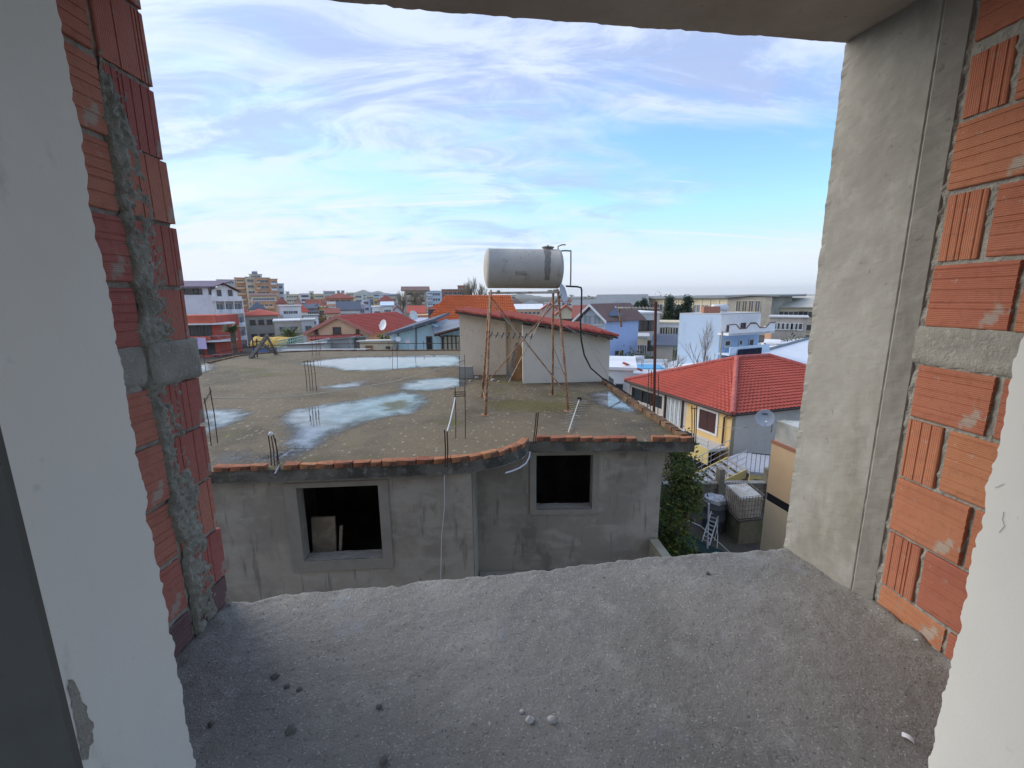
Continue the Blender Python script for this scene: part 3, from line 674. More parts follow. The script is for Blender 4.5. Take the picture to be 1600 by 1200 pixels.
rebars('short stubs of bar sticking out of the biggest puddle',[((485,657),(484.5,649)),((488.5,655),(488,642)),((493.5,656.5),(493,643)),((497.5,655),(497.5,640.5))],r=.008)
RG=rebars('two dark rusty bars with wire hoops left of the tank stand',[((712,685),(711,604.5)),((727,685),(726,604))],[(0,1,.90),(0,1,.86),(0,1,.82)])
RG2=rebars('two thin rusty bars close to the left corner of the roof hut',[((718,604),(718,557)),((727,604),(725.5,554))],[(0,1,.82)])
RH=rebars('two rusty bars rising from the near brick edge above the hanging string',[((695.5,727),(694.6,672)),((699,727),(698.5,674))],r=.012)
RI=rebars('two rusty bars at the bend of the curved roof edge',[((833,692),(838,645)),((836,691),(841,644))],r=.012)
rebars('three thin rusty bars at the right roof edge beside the brown mast',[((1011,643),(1014,577)),((1015.7,648),(1018,579)),((1028,645),(1029,585))],[])
rebars('bent rusty bars at the far right roof corner above the yellow house',[((1081,690),(1081,634)),((1084,690),(1085.5,638)),((1087,690),(1088.5,634))],[(0,2,.93)])
# black sack behind the corner bars
lump('black_sack',Vector((3.42,8.35,ZR+.02)),.11,black_pl,'crumpled black plastic sack at the right roof corner',None,5.5,.45,3);bpy.data.objects['black_sack']['category']='sack'
# washing line / ropes
mb=MB()
pp=[(328,622),(400,622.5),(480,617),(560,606),(620,595),(680,578),(724,566)]
ys=[RA[1][1][0].y+(RG2[1][1][0].y-RA[1][1][0].y)*(i/6)**1.3 for i in range(7)]
mb.tube([atY(x,y,Y) for (x,y),Y in zip(pp,ys)],.011,5);tag(mb.build('washing_line',rope_m),'long slack pale rope strung across the roof between bars','rope')
mb=MB();a=RH[1][1][1];b=RG[1][0][0].lerp(RG[1][0][1],.8);mb.tube([a,a.lerp(b,.35)-Vector((0,0,.04)),a.lerp(b,.7)-Vector((0,0,.03)),b],.011,5);tag(mb.build('tie_rope',white_paint),'short pale rope from the hooped bars down to the near edge','rope')
# ---------------------------------------------------------------- heap of planks and props at the far left roof corner
grey_wood=M('grey_wood',(.24,.22,.20),[(6,.4,.6,(.14,.13,.12),.8)],.9)
RP=thing('prop_heap','heap of grey planks and rusty props leaning at the far left roof corner','timber pile',tuple(rz(410,553)))
for (a,b,w,m_) in [((391,560),(418,524),.10,grey_wood),((411,538),(432,553),.07,grey_wood),((416,524),(433,553),.06,grey_wood),((398,559),(394,528),.03,rust),((402,558),(401,530),.03,rust),((389,542),(404,540),.03,rust),((396,534),(408,533),.04,rust_o)]:
    mb=MB();P0=rz(*a) if a[1]>550 else atY(a[0],a[1],21.5);P1=atY(b[0],b[1],P0.y if b[1]<550 else rz(*b).y)
    if b[1]>550: P1=rz(*b)
    mb.tube([P0,P1],w,4 if w>.05 else 6);mb.build('plank' if m_ is grey_wood else 'prop',m_,RP)
# low rail around the back edge
RL=thing('roof_railing','thin rusty railing along the back edge of the flat roof','railing',(-10,23.2,ZR))
bk=[Vector((-2.8,23.25,ZR)),Vector((-10.2,23.5,ZR)),Vector((-12.6,22.85,ZR)),Vector((-13.5,21.6,ZR)),Vector((-13.4,19.1,ZR)),Vector((-12.6,17.2,ZR))]
mb=MB();mb.tube([p+Vector((0,0,.36)) for p in bk],.018,5);mb.build('rail',rust,RL)
for a,b in zip(bk,bk[1:]):
    n=max(1,int((b-a).length/1.5))
    for i in range(n):
        p=a.lerp(b,i/n);mb=MB();mb.tube([p,p+Vector((0,0,.5))],.014,5);mb.build('post',rust,RL)
# ---------------------------------------------------------------- hut on the roof
beige=M('beige_render',(.75,.63,.485),[(1.2,.4,.62,(.67,.565,.44),.7),(8,.58,.7,(.34,.30,.25),.5),(3,.62,.74,(.31,.27,.22),.6,(1,1,.4))],.92,[(22,.2,.008),(90,.2,.003)])
beige2=M('grey_beige_render',(.69,.63,.54),[(1.0,.4,.62,(.62,.565,.49),.7),(7,.6,.72,(.30,.285,.26),.5),(2.5,.62,.74,(.30,.28,.25),.5,(1,1,.4))],.92,[(22,.2,.008),(90,.2,.003)])
tile_red=M('red_roof_tile',(.42,.085,.055),[(8,.42,.62,(.30,.07,.05),.7),(30,.55,.7,(.50,.16,.09),.5)],.8,rnd=.12)
HT=thing('roof_hut','low beige stair hut on the roof with a sagging red tile edge','hut',(1,15,ZR))
hl0=rz(725,585);hl1=rz(797,592)
yL=15.6;xa=atY(719.5,560,yL).x;xb=atY(789,560,yL).x
zl0=atY(719,488,yL).z;zl1=atY(789,497,yL).z
mb=MB();mb.prism([(xa,yL,ZR),(xb,yL,ZR),(xb,yL,zl1),(xa,yL,zl0)],(0,4.0,0));mb.build('wall',beige,HT)
# return wall beside the door and the right hand room
yR=13.95;xc=atY(817,560,yR).x;xd=atY(955,560,yR).x
zr0=atY(816,507,yR).z;zr1=atY(955,529,yR).z
mb=MB();mb.prism([(xc,yR,ZR),(xd,yR+.25,ZR),(xd,yR+.25,zr1),(xc,yR,zr0)],(0,4.6,0));mb.build('wall',beige2,HT)
xe=atY(804,560,15.9).x
mb=MB();mb.prism([(xb+.001,15.75,ZR),(xe+.5,15.75,ZR),(xe+.5,15.75,zl1-.12),(xb+.001,15.75,zl1)],(0,3.0,0));mb.build('wall',beige,HT)
mb=MB();mb.box(xb-.01,xb+.05,yL-.012,yL+.04,ZR,zl1-.02);mb.build('corner_bead',M('cream_bead',(.62,.58,.50),[],.8),HT)
# shuttering sheets standing in the doorway
wood=M('shuttering_ply',(.36,.20,.10),[(3,.4,.6,(.24,.12,.06),.8),(20,.5,.66,(.42,.26,.14),.5)],.75)
def qp(l,Y): return [atY(x,y,Y) for x,y in l]
mb=MB();a=qp([(792,598),(816,596),(816,545),(812,533)],14.6);mb.prism(a,(0,.03,0));tag(mb.build('plywood_sheet',wood),'brown shuttering board standing in the hut doorway','board')
mb=MB();a=qp([(797,597),(790,596),(806,535),(812,536)],14.4);mb.prism(a,(0,.04,0));tag(mb.build('leaning_plank',grey_wood),'pale plank leaning against the brown board in the doorway','plank')
# roof of the hut: rows of half round tiles along the front verge
def verge(p0,p1,dep,mat,nm,n):
    d=(p1-p0);L_=d.length;u=d.normalized();up=Vector((0,0,1));w=Vector((0,1,0))
    mb=MB();mb.ob(p0-up*.10,d,w*dep,up*.06);mb.build('roof_deck',M('deck_'+str(nm),(.12,.10,.085),[],.95),HT)
    st=L_/n
    for k in range(n):
        a=p0+u*st*k+Vector((0,0,random.uniform(-.008,.012)));mb=MB();e=u*(st*1.12);r=.085
        def f(i,j,a=a,e=e):
            th=math.pi*i;p=a+e*j+Vector((0,random.uniform(-.004,.004),0));rr=r*(1-.15*j)
            return p+Vector((0,.09-math.cos(th)*.10-.02,0))+up*(math.sin(th)*rr+.018*(1-j)-.03)
        mb.grid(f,6,2)
        mb.build('tile',tile_red,HT)
    rows=int(dep/.2);mb=MB()
    for q in range(1,rows):
        def f(i,j,q=q):
            p=p0+d*j+w*(q*.2);return p+w*((i-.5)*.19)+up*(math.sin(math.pi*i)*.07-.03+.02*((j*n)%1))
        mb.grid(f,6,n)
    kind(mb.build('roof_tiles',tile_red,HT),'stuff')
v0=atY(711,485,yL-.35);v1=atY(800,499,yL-.35);verge(v0,v1,4.4,tile_red,1,8)
v0=atY(783,493.5,yR-.3);v1=atY(966,524.5,yR-.15);verge(v0,v1,5.0,tile_red,2,14)
# rafters' ends
mb=MB()
for k in range(9):
    p=v0.lerp(v1,(k+.5)/9);mb.box(p.x-.05,p.x+.05,p.y+.02,p.y+.5,p.z-.17,p.z-.10)
mb.build('rafter',grey_wood,HT)
# block and rubble at the foot of the hut
mb=MB();p=rz(722,590);mb.box(p.x-.10,p.x+.38,p.y-.1,p.y+.15,ZR,ZR+.40);tag(mb.build('concrete_block',concrete),'small grey concrete block against the left corner of the hut','block')
for i,(px,py,r) in enumerate([(745,592,.10),(757,594,.07),(770,595,.09),(779,597,.06),(735,596,.06)]):
    o=lump('rubble',rz(px,py),r,concrete,'loose grey rubble lying along the foot of the hut wall','rubble at the foot of the hut',i*2.1,.6,1);o['category']='rubble'
# ================================================================ WATER TANK ON ITS STAND
tank_m=M('tank_paint',(.48,.455,.41),[(1.5,.4,.62,(.42,.395,.355),.7),(7,.55,.70,(.26,.22,.17),.45,(1,1,.35)),(30,.62,.72,(.22,.17,.12),.5,(1,1,.5)),(5,.60,.70,(.24,.19,.14),.5,(2,2,.2))],.75,[(6,.06,.01)],spec=.2)
YT=11.25
zc_=atY(818,420,YT).z;xl=atY(755.5,420,YT).x;xr=atY(880,420,YT).x;rad=(atY(818,389.5,YT-.0).z-atY(818,451,YT).z)/2*1.0
cx=(xl+xr)/2;hl=(xr-xl)/2
axd=Vector((1,.10,-.012)).normalized()
WT=thing('water_tank','large horizontal grey metal water tank raised on the rusty stand','water tank',(cx,YT,zc_-rad))
mb=MB();o=Vector((cx,YT,zc_));h=hl-.10
prof=[(0,-h-.10),(rad*.35,-h-.092),(rad*.65,-h-.07),(rad*.86,-h-.042),(rad*.965,-h-.015),(rad,-h+.012),(rad+.004,-h+.02),(rad+.004,-h+.035),(rad,-h+.04),(rad,-.3),(rad,.35),(rad,h-.05),(rad+.005,h-.045),(rad+.005,h-.02),(rad,h-.012),(rad*.965,h+.015),(rad*.86,h+.042),(rad*.65,h+.07),(rad*.35,h+.092),(0,h+.10)]
mb.lathe(o,axd,prof,56);bd=mb.build('body',tank_m,WT,smooth=True)
zt=zc_+rad;lx=o+axd*(hl*.62)
mb=MB();mb.lathe((lx.x,lx.y,zt-.03),(0,0,1),[(.13,0),(.13,.055),(.15,.055),(.155,.075),(.10,.092),(.02,.10),(.02,.125),(0,.125)],24);mb.build('hatch',M('hatch_metal',(.26,.245,.22),[(9,.4,.6,(.15,.12,.10),.7)],.6),WT,smooth=False)
# run of dried cement below the hatch, a real skin on the shell
mb=MB()
def stain(u,v):
    ang=math.radians(8+118*v);wd=.085*(1-.25*v)+.02*nz(v*6,2)+.012*nz(v*17,5);s=hl*.60+.05*nz(v*2,8)-.03*v+(u-.5)*2*wd
    p=o+axd*s;r=rad+.003+.003*min(1,min(u,1-u)*6)
    return (p.x,p.y-math.sin(ang)*r,p.z+math.cos(ang)*r)
mb.grid(stain,6,40);mb.build('cement_run',M('cement_run',(.25,.235,.21),[(20,.4,.6,(.18,.17,.15),.8)],.9),WT,smooth=True)
# sprayed scrawl
mb=MB();rg=random.Random(5)
def skin(s,a): p=o+axd*s;r=rad+.003;return Vector((p.x,p.y-math.sin(a)*r,p.z+math.cos(a)*r))
for k in range(6):
    s0=-.19+k*.048;pts=[]
    for q in range(7): pts.append(skin(s0+.018*math.sin(q*1.7+k)+rg.uniform(-.006,.006),math.radians(106+ (q-3)*2.2*(1 if k%2 else -1)+rg.uniform(-1,1))))
    mb.tube(pts,.0035,4)
mb.tube([skin(-.20,1.80),skin(-.06,1.90),skin(.10,1.93)],.0035,4);mb.build('scrawl',black_pl,WT)
# stand
TS=thing('tank_stand','tall thin rusty steel stand with cross braces carrying the water tank','stand',(.4,11.2,ZR))
zb=atY(818,459,YT).z
legs={'fl':((758.5,649),(767,446)),'rl':((753,620),(766,452)),'rr':((863,617),(864.5,452)),'fr':((888,642.5),(872,461))}
LG={}
for k,(b0,t0) in legs.items():
    p=rz(*b0);ytop=YT-.36 if k[0]=='f' else YT+.36
    q=atY(t0[0],t0[1],ytop);q.z=zb+.05;LG[k]=(p,q)
    mb=MB();mb.tube([p-Vector((0,0,.02)),p.lerp(q,.35)+Vector((.006,0,0)),p.lerp(q,.7)-Vector((.004,0,0)),q],[.033,.030,.030,.030],8);lg=mb.build('leg',rust_o,TS,smooth=True)
    mb=MB();mb.box(p.x-.10,p.x+.10,p.y-.08,p.y+.08,ZR,ZR+.012);mb.build('foot_plate',rust_o,lg)
def bar(name,a,b,r,mat=rust_o,par=TS):
    mb=MB();mb.tube([a,b],r,6);return mb.build(name,mat,par)
pale_steel=M('pale_steel',(.50,.47,.42),[(10,.5,.62,(.28,.18,.11),.8)],.6)
ft,bt=LG['fl'][1],LG['rl'][1];fr_,br_=LG['fr'][1],LG['rr'][1]
for a,b in ((ft,fr_),(bt,br_)): 
    mb=MB();mb.ob(a+Vector((-.05,-.02,-.05)),b-a+Vector((.1,0,0)),(0,.04,0),(0,0,.05));mb.build('cross_beam',pale_steel,TS)
for a,b in ((ft,bt),(fr_,br_)):
    mb=MB();mb.ob(a+Vector((-.02,0,-.0)),b-a,(.04,0,0),(0,0,.05));mb.build('cross_beam',pale_steel,TS)
# cradle bits holding the shell
for s in (-.62,.66):
    p=o+axd*s;mb=MB();mb.box(p.x-.03,p.x+.03,p.y-.42,p.y+.42,zb+.05,zb+.085);mb.build('cradle',pale_steel,TS)
G=lambda k,f:LG[k][0].lerp(LG[k][1],f)
bar('brace',G('fl',.96),G('fr',.14),.016);bar('brace',G('fr',.94),G('rl',.10),.016);bar('brace',G('rl',.93),G('rr',.20),.014,pale_steel);bar('brace',G('rr',.96),atZ(795,597,6.85).lerp(G('fl',.05),.0),.014,pale_steel)
bar('brace',G('fl',.10),G('rl',.07),.012);bar('brace',G('fr',.28),G('rr',.50),.008,rust)
# television aerial strapped to the left legs (teeth pointing both ways)
AE=thing('aerial','short rod aerial with dark stubby elements strapped to the left legs of the tank stand','aerial',tuple(atY(765,525,11.3)))
a=atY(762,523,11.2);b=atY(834,526,11.2)
bar('boom',a,b,.010,pale_steel,AE)
for k in range(8):
    p=a.lerp(b,(k+.6)/8);l=.10 if k else .16
    mb=MB();mb.tube([p+Vector((-.03,-l,-.05)),p,p+Vector((.03,l,.06))],.015,5);mb.build('element',black_pl,AE)
for k in range(2):
    p=b+Vector((-.1*k,0,0));mb=MB();mb.tube([p,p+Vector((.05,0,.12)),p+Vector((.12,0,.16))],.006,5);mb.build('wire',galv,AE)
# supply pipe: rises beside the tank, elbows over and becomes a black hose
TP=thing('water_pipe','galvanised water pipe bent over the right end of the tank','pipe',tuple(atY(891,448,YT)))
def py(l,Y): return [atY(x,y,Y) for x,y in l]
mb=MB();mb.tube(py([(872,392),(872,385),(878,382.5),(884,382.5)],YT),.014,6);mb.build('vent',brown_steel,TP)
mb=MB();mb.tube(py([(877,392),(884,391.5),(891,392)],YT),.020,6);mb.tube(py([(892,391),(892,420),(891.5,448)],YT),.018,6);mb.build('riser',galv,TP)
mb=MB();mb.tube(py([(884,447),(891,447.5),(902,448),(908,449.5),(909,455)],YT),.022,6);mb.build('elbow',black_rb,TP)
hose_px=[(909,453),(908.5,480),(907,505),(908,530),(913,555),(923,575),(940,590),(960,602),(985,618),(996,626)]
mb=MB();yy=[YT,YT,YT,YT,11.4,11.7,12.0,12.1,12.0,12.0];pt=[atY(x,y,Y) for (x,y),Y in zip(hose_px,yy)]
mb.tube(pt,.021,7);tag(mb.build('hose',black_rb,smooth=True),'black rubber hose looping down from the tank pipe to the roof edge','hose')
mb=MB();mb.tube([atY(905,515,11.3),atY(925,545,12.4),atY(946,580,13.2),atY(957,610,14.0)],.008,5);mb.tube([atY(880,508,11.3),atY(905,522,12.0),atY(938,552,13.0)],.008,5);tag(mb.build('cable',M('grey_cable',(.45,.45,.44),[],.6)),'thin grey cables sagging from the tank to the right roof edge','cable')
# ---------------------------------------------------------------- dishes
dish_m=M('dish_grey',(.50,.52,.55),[(4,.5,.7,(.42,.43,.45),.6)],.5)
def dish(label,c,face,rad,mat=dish_m,pole=None,polemat=galv,polelow=None,group=None,lnb=True):
    c=Vector(c);face=Vector(face).normalized();t=thing('satellite_dish',label,'satellite dish',tuple(c if polelow is None else (c.x,c.y,polelow)),group)
    mb=MB();dp=rad*.28
    pr=[(0,0),(rad*.35,dp*.12),(rad*.65,dp*.42),(rad*.88,dp*.78),(rad,dp),(rad*1.01,dp*.97),(rad*.9,dp*.72),(rad*.6,dp*.28),(0,-.03)]
    mb.lathe(c-face*dp*.5,face,pr,26);r_=mb.build('reflector',mat,t,smooth=True)
    if lnb:
        mb=MB();f=c+face*rad*1.0-Vector((0,0,rad*.35));e=c-Vector((0,0,rad*.95));mb.tube([e,e.lerp(f,.6)-Vector((0,0,.04)),f],rad*.03,5);mb.build('arm',polemat,t)
        mb=MB();d=(c-f).normalized();mb.lathe(f,d,[(0,-.04),(rad*.08,-.04),(rad*.08,.03),(rad*.05,.07),(0,.07)],8);mb.build('receiver',white_paint,t)
    if pole:
        mb=MB();mb.tube([Vector(p) for p in pole],max(.02,rad*.06),6);mb.build('pole',polemat,t)
    return t
pd=atY(879,460,10.9)
dish('grey satellite dish seen edge on at the right end of the tank stand',pd,(.93,-.42,.25),.245,pole=[pd-Vector((.03,0,0)),LG['fr'][0].lerp(LG['fr'][1],.93)],polemat=rust_o,polelow=pd.z)
# aerial lying on the roof
FA=thing('fallen_aerial','fallen television aerial with pale bent elements lying on the roof','aerial',tuple(rz(897,655)))
a=rz(905,632)+Vector((0,0,.14));b=rz(888,679)+Vector((0,0,.05));bar('boom',a,b,.013,M('pale_alu',(.62,.60,.55),[],.5),FA)
for k in range(11):
    p=a.lerp(b,(k+.8)/12);l=.22-.006*k
    mb=MB();mb.tube([p+Vector((-l,.04,-.05)),p,p+Vector((l,-.05+.01*k,.01))],.007,5);mb.build('element',galv,FA)
mb=MB();mb.box(a.x-.05,a.x+.05,a.y-.04,a.y+.04,a.z-.03,a.z+.05);mb.build('clamp',black_pl,FA)
# brown mast with an aerial on top
pm=rz(1022,643);qm=atY(1024.7,471,pm.y)
MA=thing('mast','tall brown steel mast with a rod aerial at the right roof edge','mast',tuple(pm))
mb=MB();mb.tube([pm-Vector((0,0,.1)),qm],.034,8);mb.build('pole',brown_steel,MA)
a=atY(1031,482,pm.y);b=atY(966,481,pm.y+1.2)
bar('boom',a,b,.016,pale_steel,MA)
for k in range(9):
    p=a.lerp(b,.15+.085*k);mb=MB();mb.tube([p+Vector((-.12,-.16,.05)),p,p+Vector((.12,.16,-.05))],.007,5);mb.build('element',galv,MA)
mb=MB();mb.tube([atY(966.5,478,pm.y+1.2),atY(971,511,pm.y+1.2)],.024,6);mb.build('reflector_bar',rust_o,MA)
bar('brace',atZ(1010,650,ZR)+Vector((0,0,.2)),pm.lerp(qm,.1),.01,rust,MA)

# ================================================================ YELLOW HOUSE
def tiled(mb,P,n,cols,rows,amp=.06,step=.05):
    """ stepped, rolled roof tiles over quad P0 (eave left) P1 (eave right) P2 (top right) P3 (top left) """
    P=[Vector(p) for p in P];n=Vector(n).normalized();K=4
    pv=None
    for r in range(rows):
        b=[]
        for e in (0,1):
            v=(r+e)/rows;l=P[0].lerp(P[3],v);q=P[1].lerp(P[2],v);L=(P[1]-P[0]).length;w=(q-l).length
            m=cols*K
            if e==0: m0=m
            row=[]
            for i in range(m0+1):
                t=i/m0;p=l.lerp(q,t)
                s=((p-P[0]).dot((P[1]-P[0]).normalized()))/L*cols
                row.append(p+n*(amp*(.5+.5*math.cos(6.28319*s))+(step if e==0 else 0)))
            b.append(mb.add(row))
        for i in range(m0):
            mb.face((b[0]+i,b[0]+i+1,b[1]+i+1,b[1]+i))
            if pv is not None: mb.face((pv+i,pv+i+1,b[0]+i+1,b[0]+i))
        pv=b[1]
rtile=M('red_clay_tile',(.48,.105,.072),[(1.2,.4,.62,(.41,.09,.062),.7),(9,.5,.7,(.33,.06,.042),.6),(3,.58,.72,(.52,.15,.10),.6),(25,.64,.72,(.20,.11,.08),.6)],.75,spec=.2)
rridge=M('red_ridge_tile',(.50,.14,.11),[(3,.4,.65,(.36,.08,.07),.7)],.65)
yel=M('yellow_render',(.76,.54,.25),[(.8,.4,.65,(.68,.48,.22),.6),(3,.6,.72,(.60,.45,.26),.5,(1,1,.3))],.85,[(20,.15,.006)])
ylow=M('yellow_fascia',(.76,.62,.27),[(.8,.4,.65,(.70,.56,.25),.6)],.85)
gwall=M('pale_grey_render',(.55,.51,.465),[(.7,.4,.62,(.47,.44,.405),.7),(4,.6,.72,(.33,.325,.32),.5)],.9,[(25,.2,.006)])
whit=M('white_render',(.72,.73,.74),[(.9,.42,.65,(.64,.65,.66),.6)],.8)
shut=M('maroon_shutter',(.085,.040,.040),[(20,.4,.6,(.06,.028,.03),.7)],.6)
dkbrown=M('dark_brown_wood',(.05,.028,.022),[],.6)
gutter=M('gutter',(.075,.045,.038),[],.5)
zE=atY(1144.6,648,22).z;Fc=atY(1144.6,648,22);Lc=atZ(976,594.6,zE)
ul=(Lc-Fc);LL=ul.length;ul=ul/LL;ur=Vector((-ul.y*-1,ul.x*-1,0));ur=Vector((ul.y,-ul.x,0))
RWd=12.8
YH=thing('yellow_house','yellow house with a red tiled hip roof and white outside stairs','house',(Fc.x,Fc.y,0))
Rc=Fc+ur*RWd;Bc=Lc+ur*RWd;hw=LL/2;rise=2.02
r1=Fc+ul*hw+ur*hw+Vector((0,0,rise));r2=Fc+ul*hw+ur*(RWd-hw)+Vector((0,0,rise))
mb=MB();t_=math.atan2(rise,hw)
def nrm(d): return (-d*math.sin(t_)*1.0+Vector((0,0,math.cos(t_))))
tiled(mb,[Fc,Rc,r2,r1],nrm(ul),46,20,.045,.05)
tiled(mb,[Lc,Fc,r1,r1+Vector((0,0,.001))],nrm(ur),36,20,.045,.05)
tiled(mb,[Bc,Lc,r1,r2],nrm(-ul),46,20,.045,.05);tiled(mb,[Rc,Bc,r2,r2],nrm(-ur),36,20,.045,.05)
rf=mb.build('roof',rtile,YH,smooth=False)
for a,b in ((Fc,r1),(Lc,r1),(Rc,r2),(r1,r2),(Bc,r2)):
    nseg=max(3,int((b-a).length/.42));mb=MB()
    for k in range(nseg):
        p=a.lerp(b,k/nseg);q=a.lerp(b,(k+1.12)/nseg if k<nseg-1 else 1);mb.tube([p+Vector((0,0,.05)),q+Vector((0,0,.085))],[.15,.125],8)
    mb.build('ridge',rridge,rf)
# eaves board and gutter
mb=MB()
for a,b in ((Lc,Fc),(Fc,Rc)): mb.tube([a-Vector((0,0,.05)),b-Vector((0,0,.05))],.075,6)
mb.build('gutter',gutter,YH)
mb=MB();ins=.28;bx=[Fc+ul*ins+ur*ins,Rc+ul*ins-ur*ins,Bc-ul*ins-ur*ins,Lc-ul*ins+ur*ins]
mb.prism([(p.x,p.y,zE-.12) for p in (Fc,Rc,Bc,Lc)],(0,0,.08));mb.build('soffit',whit,YH)
zl=1.42
cF=bx[0]
def wq(s,z,out=0.): p=cF+ul*s-ur*out;return Vector((p.x,p.y,z))          # on the left (camera side) wall
def wr_(s,z,out=0.): p=cF+ur*s-ul*out;return Vector((p.x,p.y,z))
LWall=LL-2*ins
# solid yellow part of the left wall with window opening, then a glazed veranda
mb=MB();o_=cF.copy();o_.z=0
win=(1.05,2.35,1.95,3.10)
wall_holes(mb,o_,ul,ur,0,zE-.12,3.45,.25,[win]);mb.build('wall',yel,YH)
mb=MB();o2_=wq(3.45,0)
wall_holes(mb,o2_,ul,ur,0,zE-.12,LWall-3.45,.25,[(.35,1.95,1.55,3.15),(2.35,LWall-3.45-.2,2.2,3.05)]);mb.build('wall',gwall,YH)
mb=MB();mb.ob(wr_(.002,0,0)+ul*.0,ur*(RWd-2*ins),ul*.25,(0,0,zE-.12));mb.build('wall',gwall,YH)
mb=MB();mb.ob(wq(LWall-.25,0),ur*(RWd-2*ins),ul*.25,(0,0,zE-.12));mb.ob(wr_(RWd-2*ins-.25,0),ur*.25,ul*LWall,(0,0,zE-.12));mb.build('wall',gwall,YH)
# corner pilaster and downpipe
mb=MB();mb.ob(wq(-.03,0,.035),ul*.36,ur*.03,(0,0,zE-.13));mb.build('corner_strip',yel,YH)
mb=MB();mb.tube([Fc+ul*.3-Vector((0,0,.1)),wq(.42,zE-.35,.10),wq(.42,zl,.10)],.05,6);mb.build('downpipe',gutter,YH)
# window with shutters
wf=MB();a,b,c,d=win
for (s0,s1,z0,z1) in ((a-.13,a,c-.1,d+.12),(b,b+.13,c-.1,d+.12),(a,b,d,d+.12),(a,b,c-.1,c)): wf.ob(wq(s0,z0,.05),ul*(s1-s0),ur*.10,(0,0,z1-z0))
w_=wf.build('window',whit,YH)
for s0,s1 in ((a+.02,(a+b)/2-.01),((a+b)/2+.01,b-.02)):
    mb=MB();mb.ob(wq(s0,c,.0),ul*(s1-s0),ur*.05,(0,0,d-c))
    for k in range(12): mb.ob(wq(s0+.06,c+.08+k*(d-c-.16)/12,.012),ul*(s1-s0-.12),ur*.012,(0,0,.045))
    mb.build('shutter',shut,w_)
# curtained door and glazing of the veranda
mb=MB()
for k in range(16):
    q=wq(3.45+.37+k*.097,1.56,-.06-.03*math.sin(k*1.57));mb.ob(q,ul*.097,ur*.02,(0,0,1.57))
mb.build('curtain',M('curtain',(.62,.66,.68),[(3,.4,.6,(.50,.54,.56),.7)],.9),YH)
for s in (3.72,5.40):
    mb=MB();mb.ob(wq(s,1.5,.05),ul*.14,ur*.1,(0,0,1.75));mb.build('post',dkbrown,YH)
for k in range(3):
    l0=5.85+k*1.14
    mb=MB();mb.ob(wq(l0,2.2,-.06),ul*1.02,ur*.02,(0,0,.85));p_=mb.build('pane',glass,YH)
    mb=MB();mb.ob(wq(l0+1.02,2.2,.02),ul*.12,ur*.14,(0,0,.85));mb.build('mullion',dkbrown,YH)
# walkway slab, fascia, railing
mb=MB();mb.ob(wq(.1,zl-.05,1.25),ul*(LWall-.2),ur*1.25,(0,0,.15));mb.build('walkway',M('terrazzo',(.60,.57,.52),[(20,.4,.6,(.5,.48,.44),.6)],.7),YH)
mb=MB();mb.ob(wq(.1,zl-.75,1.28),ul*(LWall-.2),ur*.03,(0,0,.86));mb.build('fascia',ylow,YH)
mb=MB();mb.ob(wq(.3,0,.72),ul*3.0,ur*.015,(0,0,zl-.1));mb.build('recess_shade',M('recess_shade',(.03,.028,.028),[],.95),YH)  # flat near-black sheet: the shade under the walkway put into its colour
def railing(root,pts,h,nb,mat,rails=(1.0,),r=.022,br=.014):
    pts=[Vector(p) for p in pts];up=Vector((0,0,h))
    for f in rails:
        mb=MB();mb.tube([p+up*f for p in pts],r if f==1.0 else r*.7,6);mb.build('rail',mat,root)
    for a,b in zip(pts,pts[1:]):
        for k in range(nb+1):
            p=a.lerp(b,k/nb);mb=MB();mb.tube([p,p+up],br,5);mb.build('baluster',mat,root)
steel=M('rail_steel',(.50,.51,.53),[],.35,metal=.5)
railing(YH,[wq(.25,zl+.1,1.2),wq(6.0,zl+.1,1.2)],.42,7,steel,(1.0,.5))
# landing, stairs down towards the yard
la=Vector((11.15,20.9,0));lb=Vector((11.95,19.3,0))
Ld=[Vector((10.95,21.25,zl)),Vector((11.05,19.35,zl)),Vector((12.6,18.8,zl)),Vector((14.0,21.0,zl)),Vector((12.0,21.9,zl))]
ST=thing('outside_stairs','white tiled outside stairs with steel railings and a yellow side','stairs',(10.6,20.2,0))
tread=M('stair_tile',(.50,.51,.54),[(5,.4,.6,(.42,.43,.46),.6)],.55)
mb=MB();mb.prism([(p.x,p.y,zl-.15) for p in Ld],(0,0,.15));mb.build('landing',tread,ST)
sA=Vector((10.95,21.25,0));sB=Vector((11.05,19.75,0));dn=Vector((-1.0,.12,0)).normalized();ns=7
stone=M('stair_riser',(.36,.37,.39),[],.7)
for k in range(ns):
    z=zl-(k+1)*zl/(ns+1);off=dn*(.30*k)
    mb=MB();mb.prism([(p+off+dn*e).to_tuple()[:2]+(z-.035,) for p,e in ((sB,0.0),(sA,0.0),(sA,.34),(sB,.34))],(0,0,.035));st_=mb.build('step',tread,ST)
    mb=MB();mb.prism([(p+off+dn*e).to_tuple()[:2]+(z-zl/(ns+1),) for p,e in ((sB,0.01),(sA,.01),(sA,.06),(sB,.06))],(0,0,zl/(ns+1)-.04));mb.build('riser',stone,st_)
